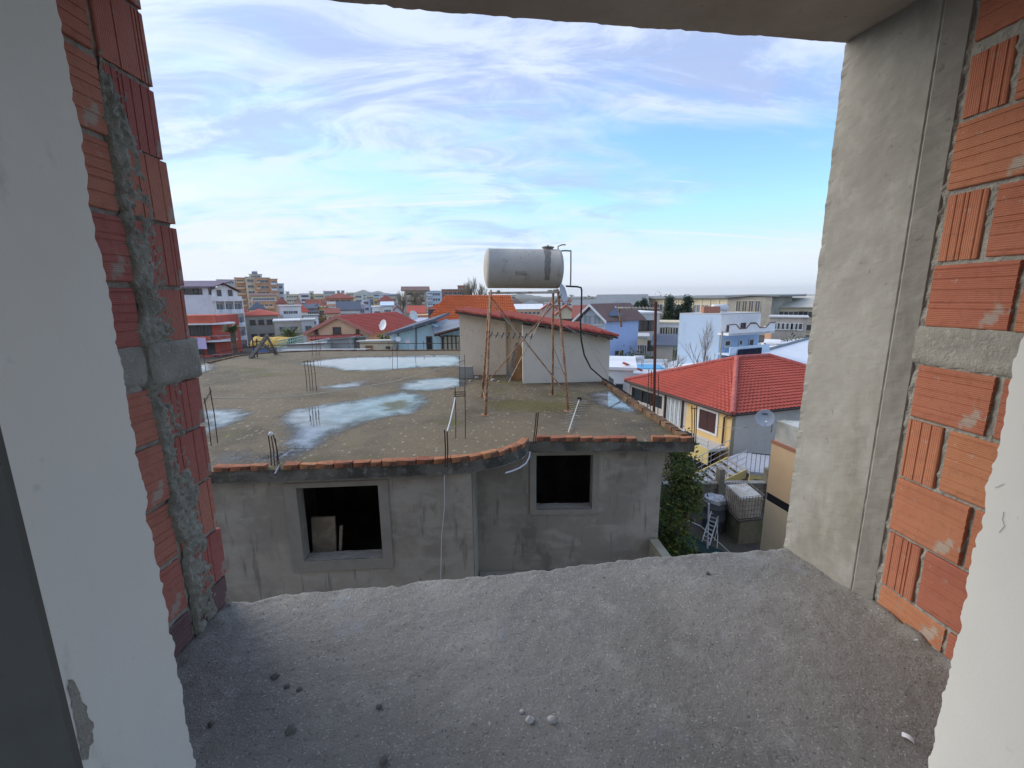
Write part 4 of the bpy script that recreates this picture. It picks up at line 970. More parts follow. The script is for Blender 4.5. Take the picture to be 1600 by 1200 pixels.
# yellow cheek following the flight, and the arch below the landing
for p_,w in ((sB,-.09),(sA,.03)):
    mb=MB();q=p_+Vector((0,w,0));e=q+dn*(.3*ns)
    mb.prism([(q.x,q.y,zl-.45),(q.x,q.y,zl-.02),(e.x,e.y,.12),(e.x,e.y,0),(e.x+.35,e.y,0)],(0,.06,0));mb.build('string_board',ylow,ST)
mb=MB();
for a_,b_,z0,z1 in ((Ld[1],Ld[2],zl-.34,zl-.16),):
    n_=(b_-a_);mb.ob((a_.x,a_.y,z0),n_,(0,.06,0),(0,0,z1-z0))
    for f,w in ((0,.16),(.86,.22)): p=a_+n_*f;mb.ob((p.x,p.y,0),n_.normalized()*w,(0,.12,0),(0,0,z0))
mb.build('arch_frame',ylow,ST)
mb=MB();mb.ob((11.2,19.5,0),(1.3,-.4,0),(0,.05,0),(0,0,zl-.35));mb.build('arch_back',gwall,ST)
e=dn*(.3*ns)
railing(ST,[Vector((sB.x,sB.y,zl)),Vector((sB.x+e.x,sB.y+e.y,.05))],.9,5,steel,(1.0,.66,.33))
railing(ST,[Vector((sA.x,sA.y,zl)),Vector((sA.x+e.x,sA.y+e.y,.05))],.9,5,steel,(1.0,.66,.33))
railing(ST,[Ld[1],Ld[2],Ld[3]],.9,9,M('dark_rail',(.14,.14,.15),[],.4,metal=.5),(1.0,),.03,.012)
mb=MB();mb.ob((11.1,21.32,0),(.35,.0,0),(0,.25,0),(0,0,zl-.16));mb.build('pillar',ylow,ST)
# grey ground behind: ramp
# ---------------------------------------------------------------- boundary wall of concrete blocks
blockm=M('old_block',(.27,.235,.18),[(1.5,.4,.62,(.20,.17,.125),.8),(8,.5,.7,(.32,.29,.24),.6)],.95,[(30,.4,.01)],rnd=.15)
BW=thing('boundary_wall','stained grey block wall across the yard below the stairs','wall',(9.5,18.4,0))
mb=MB();mb.box(6.2,11.6,18.48,18.6,0,1.22);mb.build('mortar_bed',mortar,BW)
rg=random.Random(2)
bmesh_cache={}
def blk(l,h,d):
    k=(round(l,2),round(h,2))
    if k not in bmesh_cache:
        mb=MB();c=.008;b0=mb.add([(0,c,c),(l,c,c),(l,c,h-c),(0,c,h-c)]);mb.v=[Vector(v) for v in mb.v]
        mb=MB();mb.hexa([(0,0,0),(l,0,0),(l,d,0),(0,d,0),(.006,0,h),(l-.006,0,h),(l,d,h),(0,d,h)]);bmesh_cache[k]=mb.mesh('block',blockm)
    return bmesh_cache[k]
for r in range(6):
    x=6.2-(.2 if r%2 else 0)
    while x<11.5:
        link('block',blk(.385,.19,.14),BW,Vector((x,18.40+rg.uniform(-.008,.008),r*.202+.003)),(0,0,rg.uniform(-.01,.01)));x+=.40
mb=MB();mb.box(6.2,11.6,18.36,18.64,1.225,1.29);mb.build('coping',concrete,BW)
for x,h in ((9.12,1.95),(11.25,1.9),(7.1,1.5)):
    mb=MB();mb.box(x,x+.24,18.30,18.66,0,h);mb.build('pier',blockm,BW)
# ---------------------------------------------------------------- yard: barrel, caged container, ladder, pole, net
barrel_m=M('barrel_blue_grey',(.16,.175,.20),[(1.5,.4,.6,(.12,.13,.15),.7),(9,.55,.7,(.22,.22,.23),.5)],.5)
BR=thing('water_barrel','tall blue grey barrel with a silver lid behind the ladder','barrel',(8.25,16.75,0))
zt_=atY(1115,778,16.75).z
mb=MB();rr=.44;mb.lathe((8.25,16.75,0),(0,0,1),[(0,0),(rr*.95,0),(rr,.05),(rr,.5),(rr+.02,.52),(rr+.02,.57),(rr,.6),(rr,1.0),(rr+.02,1.02),(rr+.02,1.07),(rr,1.1),(rr,zt_-.12),(rr*.92,zt_-.03)],30);mb.build('body',barrel_m,BR,smooth=True)
mb=MB();
def lid(u,v):
    r=rr*1.06*v;a=6.28319*u;x=r*math.cos(a);y=r*math.sin(a);return (8.25+x,16.75+y,zt_+.02+.05*nz(x*4,y*4,2)+.03*nz(x*11,y*11)-(.12 if v>.95 else 0))
mb.grid(lid,30,8);mb.build('lid',M('foil_lid',(.50,.51,.53),[(5,.4,.6,(.2,.2,.21),.8)],.35,metal=.4),BR,smooth=False)
IB=thing('caged_container','white plastic liquid container in a rusty wire cage','container',(9.45,16.4,0))
p0=Vector((8.62,15.55,0));ex=Vector((1.0,.16,0));ey=Vector((.02,1.35,0));zi0,zi1=1.02,1.02+.95
ibm=M('milky_plastic',(.62,.60,.54),[(2.2,.42,.6,(.45,.36,.25),.7),(7,.55,.7,(.30,.22,.15),.6)],.6)
mb=MB();q=p0+ex*.04+ey*.04;mb.ob((q.x,q.y,zi0+.03),ex*.92,ey*.92,(0,0,.84));mb.build('tank',ibm,IB)
cage=M('cage_steel',(.33,.30,.27),[(10,.45,.6,(.16,.09,.06),.8)],.6)
def cbar(a,b): 
    global mbc;mbc.tube([a,b],.011,5)
for nm,o3,e3,n3 in (('front',p0,ex,8),('left',p0,ey,9),('right',p0+ex,ey,9),('back',p0+ey,ex,8)):
    mbc=MB()
    for k in range(n3+1): p=o3+e3*(k/n3);cbar(Vector((p.x,p.y,zi0)),Vector((p.x,p.y,zi1)))
    for k in range(6): z=zi0+(zi1-zi0)*k/5;cbar(Vector((o3.x,o3.y,z)),Vector((o3.x+e3.x,o3.y+e3.y,z)))
    mbc.build('cage_side',cage,IB)
mb=MB();mb.ob((p0.x,p0.y,zi0-.09),ex,ey,(0,0,.085));mb.build('pallet',M('pallet',(.10,.095,.09),[],.9),IB)
PL=MB();q=p0-Vector((-.08,.0,0));PL.ob((q.x,q.y,0),ex*.98,ey*.98,(0,0,.92));tag(PL.build('plinth',M('mossy_block',(.22,.195,.14),[(1.6,.4,.6,(.13,.13,.07),.8),(6,.5,.7,(.28,.26,.21),.6)],.95,[(12,.5,.02)])),'stained mossy block plinth under the caged container','plinth')
LDx=M('ladder_alu',(.62,.63,.65),[],.4,metal=.4)
LD=thing('ladder','white aluminium ladder leaning on the barrel','ladder',(7.75,15.6,0))
b0,b1=atZ(1097,846,.0),atZ(1108,853,.0);t0_,t1_=atY(1112,797,16.45),atY(1124,800,16.45)
for a,b in ((b0,t0_),(b1,t1_)): bar('rail',a,b,.026,LDx,LD)
for k in range(8): bar('rung',b0.lerp(t0_,(k+.6)/8.4),b1.lerp(t1_,(k+.6)/8.4),.018,LDx,LD)
mb=MB();p=atZ(1105,868,0);q=atY(1107.5,787,p.y);mb.tube([p,q],.032,8);tag(mb.build('garden_pole',white_paint),'upright white pole in front of the ladder','pole')
mb=MB()
for k,(a,b) in enumerate((((1116,845),(1122,805)),((1120,862),(1119,812)))):
    P=atZ(*a,0);Q=atY(*b,P.y+.5);mb.tube([P,P.lerp(Q,.5)+Vector((.05,0,0)),Q],.014,5)
tag(mb.build('loose_sticks',white_paint),'thin pale sticks standing against the barrel beside the ladder','sticks')
# dark green net / tarpaulin over the bed
mb=MB()
na=atZ(1032,822,1.3);nb_=atZ(1055,826,1.0)
P00=Vector((4.9,13.0,2.2));P10=Vector((7.9,14.6,.15));P11=Vector((6.0,17.0,.4));P01=Vector((4.6,15.5,2.0))
def net(u,v):
    p=(P00*(1-u)+P10*u)*(1-v)+(P01*(1-u)+P11*u)*v;return (p.x,p.y,max(.03,p.z-.45*math.sin(math.pi*u)*(.8)+.10*nz(u*6,v*5,2)))
mb.grid(net,24,16);tag(mb.build('garden_net',M('green_net',(.008,.028,.027),[(8,.4,.6,(.012,.04,.035),.7)],.9,[(30,.3,.01)]),smooth=True),'dark green net sheet sagging over the garden bed','net')
mb=MB();mb.tube([P01+Vector((0,0,.06)),P00.lerp(P10,.5)+Vector((.4,.9,.1)),P10+Vector((.05,0,.08))],.014,5);tag(mb.build('net_cord',white_paint),'pale cord running along the edge of the dark green net','cord')
# ---------------------------------------------------------------- peach building at the right
PB=thing('peach_building','narrow peach rendered building with a pale block parapet, partly behind the column','house',(8.0,13,0))
peach=M('peach_render',(.80,.56,.34),[(.8,.4,.62,(.74,.51,.30),.6),(5,.6,.72,(.62,.50,.36),.5)],.88,[(20,.2,.006)])
xp=atY(1196,700,13).x
xq=atY(1188,855,13).x
def pz(y): return atY(1196,y,13).z
mb=MB();mb.prism([(8.0,13.0,0),(13.5,12.2,0),(13.5,9,0),(8.6,9.6,0)],(0,0,pz(780)));mb.build('lower_wall',M('peach_stained',(.72,.58,.40),[(.9,.4,.62,(.64,.52,.36),.7),(4,.58,.7,(.66,.60,.48),.6)],.9,[(20,.3,.008)]),PB)
mb=MB();mb.prism([(8.0,13.0,pz(768)),(13.5,12.2,pz(768)),(13.5,9,pz(768)),(8.6,9.6,pz(768))],(0,0,pz(692)-pz(768)));mb.build('wall',peach,PB)
mb=MB();mb.prism([(8.02,12.97,pz(780)),(13.5,12.2,pz(780)),(13.5,9,pz(780)),(8.62,9.63,pz(780))],(0,0,pz(768)-pz(780)));mb.build('black_band',black_pl,PB)  # black band between the lower and the upper wall
mb=MB();mb.prism([(7.98,13.02,pz(692)),(13.5,12.23,pz(692)),(13.5,9,pz(692)),(8.58,9.58,pz(692))],(0,0,.10));mb.build('band',M('terracotta_band',(.45,.20,.13),[],.9),PB)
mb=MB();mb.prism([(8.05,12.95,pz(692)+.1),(13.5,12.15,pz(692)+.1),(13.5,9,pz(692)+.1),(8.65,9.65,pz(692)+.1)],(0,0,pz(656)-pz(692)-.1));mb.build('parapet',M('weathered_white',(.58,.57,.52),[(1.5,.42,.6,(.40,.40,.33),.8),(6,.55,.7,(.66,.66,.64),.6)],.9),PB)
dc=atY(1195,653.5,12.6)
DN=dish('large grey satellite dish on the parapet of the peach building',dc,(-.32,-.92,.18),.26,M('dish_blue_grey',(.42,.46,.52),[],.45),pole=[dc+Vector((.05,.1,0)),dc+Vector((.45,.35,-.15)),dc+Vector((.45,.35,-.55))],polelow=dc.z-.5)
mb=MB()
for k,(w,h_) in enumerate(((.13,.035),)):
    f=Vector((-.32,-.92,.18)).normalized();r=f.cross(Vector((0,0,1))).normalized();u=r.cross(f).normalized();q=dc+f*(-.005)+u*.11+r*(-w/2)+f*.012
    mb.ob(q,r*w,u*h_,f*.006)
mb.build('badge',M('badge_blue',(.03,.05,.10),[],.5),DN)
mb=MB();mb.tube([atY(1116,668,21),atY(1165,668,17),atY(1197,662,13)],.012,4);mb.tube([atY(1140,672,21),atY(1180,664,15),atY(1230,655,12)],.012,4);tag(mb.build('overhead_wire',M('grey_wire',(.35,.35,.35),[],.6)),'thin grey wires from the yellow house to the peach building','wire')
# ================================================================ TREES AND PLANTS
def leafmat(name,c,c2): 
    m=M(name,c,[(.9,.4,.62,c2,.8),(6,.45,.65,tuple(x*.7 for x in c),.6)],.65,spec=.25);return m
lf_dark=leafmat('dark_leaf',(.030,.050,.020),(.045,.070,.022));lf_olive=leafmat('olive_leaf',(.085,.115,.028),(.14,.155,.035));lf_yel=leafmat('yellow_leaf',(.20,.19,.03),(.13,.15,.03));lf_pine=leafmat('pine_leaf',(.022,.040,.025),(.030,.052,.030));lf_brown=leafmat('brown_leaf',(.24,.155,.08),(.17,.12,.06));lf_green=leafmat('green_leaf',(.06,.11,.02),(.12,.17,.03))
bark=M('bark',(.13,.105,.08),[(5,.4,.6,(.08,.065,.05),.8)],.95);bark_pale=M('pale_bark',(.30,.27,.22),[(5,.4,.6,(.2,.18,.15),.8)],.95)
def leaves(mb,c,rad,n,size,rg,nm=1,clump=7,shell=.55):
    c=Vector(c);k=0
    while k<n:
        d=Vector((rg.gauss(0,1),rg.gauss(0,1),rg.gauss(0,1))).normalized();f=shell+(1-shell)*rg.random()
        f*=.82+.65*nz(d.x*2.4+c.x,d.y*2.4+c.y,d.z*2.4)
        q=c+Vector((d.x*rad[0],d.y*rad[1],d.z*rad[2]))*f;mi=rg.randrange(nm)
        for _ in range(clump):
            p=q+Vector((rg.gauss(0,1),rg.gauss(0,1),rg.gauss(0,1)))*size*1.6
            a=Vector((rg.gauss(0,1),rg.gauss(0,1),rg.gauss(0,1))).normalized();b=a.orthogonal().normalized()
            s=size*rg.uniform(.6,1.3);mb.poly([p-a*s,p+b*s*.45,p+a*s,p-b*s*.45],mi);k+=1
def shrub(name,label,cat,base,blobs,size,n,mats,seed,group=None,trunk=None):
    rg=random.Random(seed);t=thing(name,label,cat,base,group);mb=MB()
    for (o_,r_) in blobs: leaves(mb,Vector(base)+Vector(o_),r_,max(20,int(n*r_[0]*r_[2]/max(.01,sum(q[1][0]*q[1][2] for q in blobs)))),size,rg,len(mats))
    mb.build('crown',mats,t)
    mb=MB();h=trunk[0] if trunk else blobs[0][0][2];w=trunk[1] if trunk else .05
    mb.tube([Vector(base),Vector(base)+Vector((.03*h,0,h*.5)),Vector(base)+Vector((0,0,h))],[w,w*.8,w*.5],6)
    if trunk:
        for k in range(5):
            a=rg.uniform(0,6.28);s=Vector(base)+Vector((0,0,h*rg.uniform(.6,.95)));mb.tube([s,s+Vector((math.cos(a)*h*.25,math.sin(a)*h*.25,h*.3))],[w*.5,w*.2],5)
    mb.build('trunk',bark,t);return t
def bare(name,label,base,h,seed,mat=bark_pale,spread=.35,depth=4,group=None,w=None,up=.75):
    rg=random.Random(seed);t=thing(name,label,'tree',base,group);mb=MB();tw=MB();w=w or h*.02
    def grow(p,d,l,r,k):
        q=p+d*l*.5+Vector((rg.uniform(-1,1),rg.uniform(-1,1),0))*l*.04;e=p+d*l
        (mb if k<2 else tw).tube([p,q,e],[r,r*.85,r*.65],5 if k<2 else 3)
        if k>=depth: return
        for j in range(4 if k else 5):
            s=p.lerp(e,rg.uniform(.35,1) if j else 1.0);a=rg.uniform(0,6.28)
            nd=(d+Vector((math.cos(a)*spread,math.sin(a)*spread,up*spread*.5+rg.uniform(-.1,.25)))*rg.uniform(.6,1.3)).normalized()
            grow(s,nd,l*rg.uniform(.5,.75),r*.55,k+1)
    grow(Vector(base),Vector((0,0,1)),h*.42,w,0)
    mb.build('trunk',mat,t);tw.build('twigs',mat,t);return t
# hedge climbing beside the unfinished house
rgx=random.Random(11)
shrub('tall_shrub','tall yellow green climbing shrub growing up beside the grey house wall','shrub',(5.3,13.2,0),[((.0,0,1.2),(.75,.8,1.2)),((-.1,.1,2.7),(.62,.7,1.1)),((.05,.2,4.0),(.52,.6,1.0)),((.15,.4,4.7),(.40,.45,.55)),((.45,.2,3.2),(.55,.5,1.0))],.062,6500,[lf_green,lf_olive,lf_yel,lf_green,lf_dark],3)
shrub('ground_shrub','dark green bush at the foot of the tall climbing shrub','shrub',(6.2,16.9,0),[((0,0,.5),(.5,.6,.5)),((-.7,.5,.8),(.6,.7,.8))],.05,2600,[lf_dark,lf_dark,lf_olive],8)
bare('bare_shrub','leafless thin brown shrub in the yard between green shrub and barrel',(7.0,16.6,0),3.2,4,M('brown_twig',(.15,.10,.075),[],.95),.5,4,w=.06)
bare('bare_shrub','leafless bush with fine twigs in front of the stairs landing',(8.0,19.2,0),2.6,9,M('grey_twig',(.20,.16,.13),[],.95),.6,4,w=.04)
# ================================================================ TOWN
dglass=M('dark_glass',(.075,.08,.088),[],.2,spec=.6);wfr=M('pale_frame',(.60,.60,.60),[],.6);bfr=M('brown_frame',(.11,.065,.045),[],.6)
def wl(name,c,var=.85):
    c=tuple(min(.82,x*1.28) for x in c)
    return M(name,c,[(.35,.4,.62,tuple(x*var for x in c),.7),(1.6,.55,.7,tuple(x*.75 for x in c),.45,(1,1,.3))],.9)
w_white=wl('white_wall',(.66,.67,.69));w_grey=wl('light_grey_wall',(.44,.44,.44));w_cream=wl('cream_wall',(.58,.50,.36));w_peach=wl('peach_wall',(.62,.42,.27));w_orange=wl('orange_wall',(.54,.29,.16));w_pale=wl('pale_blue_wall',(.46,.55,.64));w_blue=wl('blue_wall',(.34,.43,.66));w_lblue=wl('sky_blue_wall',(.42,.58,.68));w_yel=wl('yellow_wall',(.62,.45,.15));w_stone=wl('stone_wall',(.33,.30,.26));w_red=wl('red_wall',(.40,.085,.06));w_pink=wl('pink_wall',(.56,.38,.33));w_dark=wl('slate',(.13,.14,.17));w_brick=wl('brick_wall_far',(.34,.15,.10));w_beige=wl('hall_beige',(.50,.44,.32));w_cobalt=wl('cobalt_wall',(.10,.22,.50))
r_red=wl('red_roof',(.44,.10,.07));r_brown=wl('brown_roof',(.17,.11,.095));r_grey=wl('grey_roof',(.20,.215,.22));r_slate=wl('slate_roof',(.10,.115,.145));r_orange=wl('orange_roof',(.50,.15,.06));r_purple=wl('purple_roof',(.16,.13,.18));r_white=wl('white_roof',(.62,.63,.65));r_rust=wl('rust_roof',(.25,.085,.065))
def wmesh(w,h,fm,gm,mull=True):
    k=('w',round(w,2),round(h,2),fm.name,gm.name)
    if k not in bmesh_cache:
        mb=MB();f=.09;d=.07
        mb.box(-w/2,w/2,-d,0,-h/2,-h/2+f,0);mb.box(-w/2,w/2,-d,0,h/2-f,h/2,0);mb.box(-w/2,-w/2+f,-d,0,-h/2+f,h/2-f,0);mb.box(w/2-f,w/2,-d,0,-h/2+f,h/2-f,0)
        if mull and w>.9: mb.box(-.035,.035,-d*.9,0,-h/2+f,h/2-f,0)
        mb.poly([(-w/2+f,-.015,-h/2+f),(w/2-f,-.015,-h/2+f),(w/2-f,-.015,h/2-f),(-w/2+f,-.015,h/2-f)],1)
        mb.box(-w/2-.08,w/2+.08,-.16,0,-h/2-.08,-h/2,0)
        bmesh_cache[k]=mb.mesh('window',[fm,gm])
    return bmesh_cache[k]
def put_win(root,p,u,w,h,fm=wfr,gm=dglass): return link('window',wmesh(w,h,fm,gm),root,p,(0,0,math.atan2(u.y,u.x)))
def front(x0,x1,yt,Y,yaw=None):
    P0=atY(x0,yt,Y)
    if yaw is None: u=Vector((P0.y,-(P0.x+atY(x1,yt,Y).x)/2,0)).normalized()
    else: u=Vector((math.cos(yaw),math.sin(yaw),0))
    n=Vector((-u.y,u.x,0));P1=onp(x1,yt,P0,n);return P0,u,n,(Vector((P1.x-P0.x,P1.y-P0.y,0))).length
def hiproof(root,P0,u,n,w,dep,z,rise,mat,ov=.5,kind_='hip',name='roof'):
    a=P0-u*ov-n*ov;a.z=z;W_=w+2*ov;D_=dep+2*ov
    c=[a,a+u*W_,a+u*W_+n*D_,a+n*D_];up=Vector((0,0,rise));mb=MB()
    if kind_=='hip':
        s=min(W_,D_)/2
        if W_>=D_: r=[a+u*s+n*D_/2+up,a+u*(W_-s)+n*D_/2+up];mb.poly([c[0],c[1],r[1],r[0]]);mb.poly([c[1],c[2],r[1]]);mb.poly([c[2],c[3],r[0],r[1]]);mb.poly([c[3],c[0],r[0]])
        else: r=[a+u*W_/2+n*s+up,a+u*W_/2+n*(D_-s)+up];mb.poly([c[0],c[1],r[0]]);mb.poly([c[1],c[2],r[1],r[0]]);mb.poly([c[2],c[3],r[1]]);mb.poly([c[3],c[0],r[0],r[1]])
        mb.prism([p-Vector((0,0,.15)) for p in c],(0,0,.14))
    elif kind_=='side': # ridge parallel to the front
        r=[a+n*D_/2+up,a+u*W_+n*D_/2+up];t=Vector((0,0,-.18));mb.prism([c[0],c[1],r[1],r[0]],t);mb.prism([c[2],c[3],r[0],r[1]],t)
    elif kind_=='gable':
        r=[a+u*W_/2+up,a+u*W_/2+n*D_+up];t=Vector((0,0,-.18));mb.prism([c[0],r[0],r[1],c[3]],t);mb.prism([c[1],c[2],r[1],r[0]],t)
    elif kind_=='shed':
        mb.prism([c[0],c[1],c[2]+up,c[3]+up],Vector((0,0,-.18)))
    return mb.build(name,mat,root)
def bldg(name,label,x0,x1,yt,Y,dep,wall,rows=3,cols=4,ws=(1.2,1.35),roof=None,rise=1.5,rmat=None,yaw=None,root=None,fm=wfr,gm=dglass,balc=(),fh=3.0,top=1.0,side=0,cat='house',group=None,skip=(),bmat=None,z0=0.,ov=.5,u_m=.9):
    P0,u,n,w=front(x0,x1,yt,Y,yaw);z=P0.z
    base=Vector((P0.x,P0.y,0))
    if root is None: root=thing(name,label,cat,base,group)
    mb=MB();q=Vector((P0.x,P0.y,z0));mb.ob(q,u*w,n*dep,(0,0,z-z0))
    if roof=='gable':
        m_=base+u*w/2;mb.prism([(P0.x,P0.y,z),tuple((base+u*w).xy)+(z,),(m_.x,m_.y,z+rise*.92)],n*dep)
    if roof=='side':
        for e in (0,w-.2):
            s=base+u*e;mb.prism([(s.x,s.y,z),tuple((s+n*dep).xy)+(z,),tuple((s+n*dep/2).xy)+(z+rise*.9,)],u*.2)
    mb.build('wall',wall,root)
    for r in range(rows):
        zc=z-top-ws[1]/2-r*fh
        if zc-ws[1]/2<z0+.2: break
        for c in range(cols):
            if (r,c) in skip: continue
            s=u_m+(w-2*u_m)*((c+.5)/cols);p=base+u*s-n*.02;p.z=zc;put_win(root,p,u,ws[0],ws[1],fm,gm)
        if side:
            for c in range(abs(side)):
                s=dep*((c+.5)/abs(side));e=base+(u*(w+.02) if side>0 else -u*.02)+n*s;e.z=zc
                put_win(root,e,n if side>0 else -n,ws[0],ws[1],fm,gm)
        for (a,b) in balc:
            q=base+u*(w*a)-n*1.1;q.z=zc-ws[1]/2-.35;mb=MB();mb.ob(q,u*w*(b-a),n*1.1,(0,0,.16));mb.ob(q+Vector((0,0,.16)),u*w*(b-a),n*.10,(0,0,.85));mb.ob(q+Vector((0,0,.16)),u*.1,n*1.1,(0,0,.85));mb.ob(q+u*(w*(b-a)-.1)+Vector((0,0,.16)),u*.1,n*1.1,(0,0,.85));mb.build('balcony',bmat or wall,root)
    if roof in('hip','gable','side','shed'): hiproof(root,base,u,n,w,dep,z+.02,rise,rmat or r_red,ov,roof)
    elif roof=='flat':
        mb=MB();q=Vector((P0.x,P0.y,z))-u*.25-n*.25;mb.ob(q,u*(w+.5),n*(dep+.5),(0,0,.22));mb.build('roof',rmat or w_grey,root)
    return root,base,u,n,w,z
# ---- white apartment house and red house at the far left
wa=bldg('white_apartment_house','white apartment house with a purple gabled roof and recessed balconies',331,378,463.5,88,14,w_white,0,0,yaw=.62,cat='house')
rt,b,u,n,w,z=wa
loggia_m=wl('loggia_grey',(.42,.46,.47))
for c in range(3):
    for r in range(4):
        s0=w*(.10+c*.30);l=w*.27;q=b+u*s0;zc=z-1.1-r*2.65
        mb=MB();mb.ob(Vector((q.x,q.y,zc-2.1))-n*.03,u*l,n*.02,(0,0,2.1));lg=mb.build('loggia',loggia_m,rt)
        mb=MB();q2=Vector((q.x,q.y,zc-2.25))-n*.9;mb.ob(q2,u*l,n*.88,(0,0,.14));mb.ob(q2+Vector((0,0,.14)),u*l*.25,n*.08,(0,0,.75));mb.ob(q2+u*l*.7+Vector((0,0,.14)),u*l*.3,n*.08,(0,0,.75));mb.build('balcony',w_white,lg)
        mb=MB();mb.ob(q2+u*l*.25+Vector((0,0,.14)),u*l*.45,n*.04,(0,0,.7));mb.build('balcony_glass',w_pale,lg)
        p=b+u*(s0+l*.4)-n*.06;p.z=zc-1.15;put_win(rt,p,u,1.3,1.75,wfr,M('dim_pane',(.20,.23,.25),[],.3) if 'dim_pane' not in bpy.data.materials else bpy.data.materials['dim_pane'])
for c in range(4):
    q=b+u*(w*(.07+c*.30));mb=MB();mb.ob(Vector((q.x,q.y,0))-n*.9,u*w*.03,n*.88,(0,0,z-.6));mb.build('fin_wall',w_white,rt)
mb=MB();q=b-n*1.0-u*.2;mb.ob((q.x,q.y,z-.9),u*(w*1.0),n*1.0,(0,0,.95));mb.build('upper_balcony',w_white,rt)
# gable top of the right wing
q=b+u*w*.02;mb=MB();pk=Vector((q.x,q.y,z))+u*w*.42
mb.prism([(q.x,q.y,z),tuple((b+u*w*.86).xy)+(z,),tuple((b+u*w*.86).xy)+(z+.9,),(pk.x,pk.y,z+2.3),(q.x,q.y,z+1.3)],n*10);mb.build('gable_wall',w_white,rt)
for f in (.25,.62): p=b+u*w*f-n*.03;p.z=z+.65;put_win(rt,p,u,.75,1.3,bfr,dglass)
mb=MB();P=lambda f,zz,o: b+u*w*f-n*o+Vector((0,0,zz))
for a_,c_ in (((-.05,z+1.30),(.42,z+2.55)),((.42,z+2.55),(.98,z+.95))):
    mb.prism([P(a_[0],a_[1],.9),P(c_[0],c_[1],.9),P(c_[0],c_[1],-10),P(a_[0],a_[1],-10)],(0,0,.16))
mb.build('roof',r_brown,rt)
# left wing with attic windows
lw0,lu,ln,lw_=front(268,331,461.5,88.5,.10)
mb=MB();mb.ob((lw0.x,lw0.y,0),lu*lw_,ln*10,(0,0,lw0.z));mb.build('wall',wl('lavender_white',(.62,.61,.65)),rt)
mb=MB();mb.ob(lw0+ln*.6,lu*(lw_-.3),ln*9,(0,0,1.55));mb.build('attic_wall',w_white,rt)
for s,ww_ in ((.22,1.2),(.36,1.2),(.50,2.2),(.62,1.6),(.93,.55)):
    p=lw0+lu*lw_*s+ln*.57;p.z=lw0.z+.75;put_win(rt,p,lu,ww_,1.1,bfr,dglass)
mb=MB();a_=lw0-lu*.5-ln*.3;a_.z=lw0.z+1.5;mb.prism([a_,a_+lu*(lw_+1.2),a_+lu*(lw_+2.4)+ln*5+Vector((0,0,1.25)),a_+ln*5+Vector((0,0,1.25))],(0,0,.2));mb.build('roof',r_purple,rt)
RHs=thing('red_house','red house with curved white edged balconies in front of the white apartment house','house',(-31,48,0))
P0,u,n,w=front(262,336,493,74,.06);zt=P0.z
mb=MB();mb.ob((P0.x,P0.y,0),u*w,n*7,(0,0,zt-.1));mb.build('wall',w_red,RHs)
mb=MB();mb.ob((P0.x,P0.y,zt-1.75))if False else None
q=P0-n*.9;q.z=zt-1.5;mb.ob(q,u*w,n*1.2,(0,0,1.5));mb.build('upper_parapet',wl('red_paint',(.52,.12,.07)),RHs)
for k,(zz) in enumerate((zt-1.6,zt-3.4,zt-6.5)):
    mb=MB();cs_=P0+u*(w-.6);pts=[]
    for j in range(13):
        a=-math.pi/2+math.pi*j/12*.95;pts.append(cs_+u*(2.6*math.cos(a))+n*(1.4+2.6*math.sin(a)))
    zz2=zz-1.0 if k else zz+.05
    pts=[(p.x,p.y,zz2) for p in pts];st_=P0-n*1.2
    mb.prism([(st_.x,st_.y,zz2)]+pts+[tuple((P0+n*3).xy)+(zz2,)],(0,0,.24));mb.build('balcony_slab',w_white,RHs)
    if k:
        mb=MB();q=P0-n*1.18;q.z=zz2+.24;mb.ob(q,u*w*.92,n*.10,(0,0,.75));mb.build('balcony_parapet',w_red if k==2 else bpy.data.materials['red_paint'],RHs)
        mb=MB();mb.tube([Vector(p)+Vector((0,0,1.0)) for p in pts],.05,5)
        for p in pts[::2]: mb.tube([Vector(p)+Vector((0,0,.2)),Vector(p)+Vector((0,0,1.0))],.03,4)
        mb.build('railing',galv,RHs)
for s,zz in ((.50,zt-2.6),(.80,zt-2.5),(.65,zt-2.6),(.82,zt-5.6),(.58,zt-5.6)):
    p=P0+u*w*s-n*.03;p.z=zz;put_win(RHs,p,u,1.3,1.9,bfr,dglass)
p=P0+u*w*.60-n*1.35;mb=MB();mb.grid(lambda i,j:(p.x+u.x*(i*1.9),p.y-.05*math.sin(i*9),zt-3.6-1.9*j),8,4);tag(mb.build('laundry',wl('lilac_cloth',(.55,.45,.68))),'pale lilac sheet hung over the red balcony','laundry')
mb=MB();mb.grid(lambda i,j:(p.x-2.2+u.x*(i*1.8),p.y-.05*math.sin(i*9),zt-3.7-1.4*j),8,4);tag(mb.build('laundry',black_pl),'black cloth hung over the red balcony beside the lilac sheet','laundry')
# ---- orange tower block, built of sections
OT=bldg('orange_tower_block','tall orange and cream apartment block rising highest over the left of town',366,383,434,230,14,w_orange,7,2,(1.6,1.4),cat='apartment block',fh=2.9,roof='flat',balc=((.1,.9),),bmat=w_peach)[0]
bldg('','',383,397.5,433,229,14,w_cream,7,2,(1.6,1.4),root=OT,fh=2.9,roof='flat')
bldg('','',397.5,421,434,228,14,w_orange,7,3,(1.9,1.5),root=OT,fh=2.9,roof='flat',balc=((.05,.35),),bmat=w_peach)
bldg('','',421,433,436,230,14,w_orange,7,2,(1.5,1.5),root=OT,fh=2.9,roof='flat',balc=((.1,.9),),bmat=w_white)
bldg('','',433,443,443.5,236,14,w_pale,6,2,(1.2,1.3),root=OT,fh=2.9,roof='flat')
bldg('','',389,409,428.5,236,6,w_cream,1,3,(1.6,1.0),root=OT,roof='flat',top=.6)
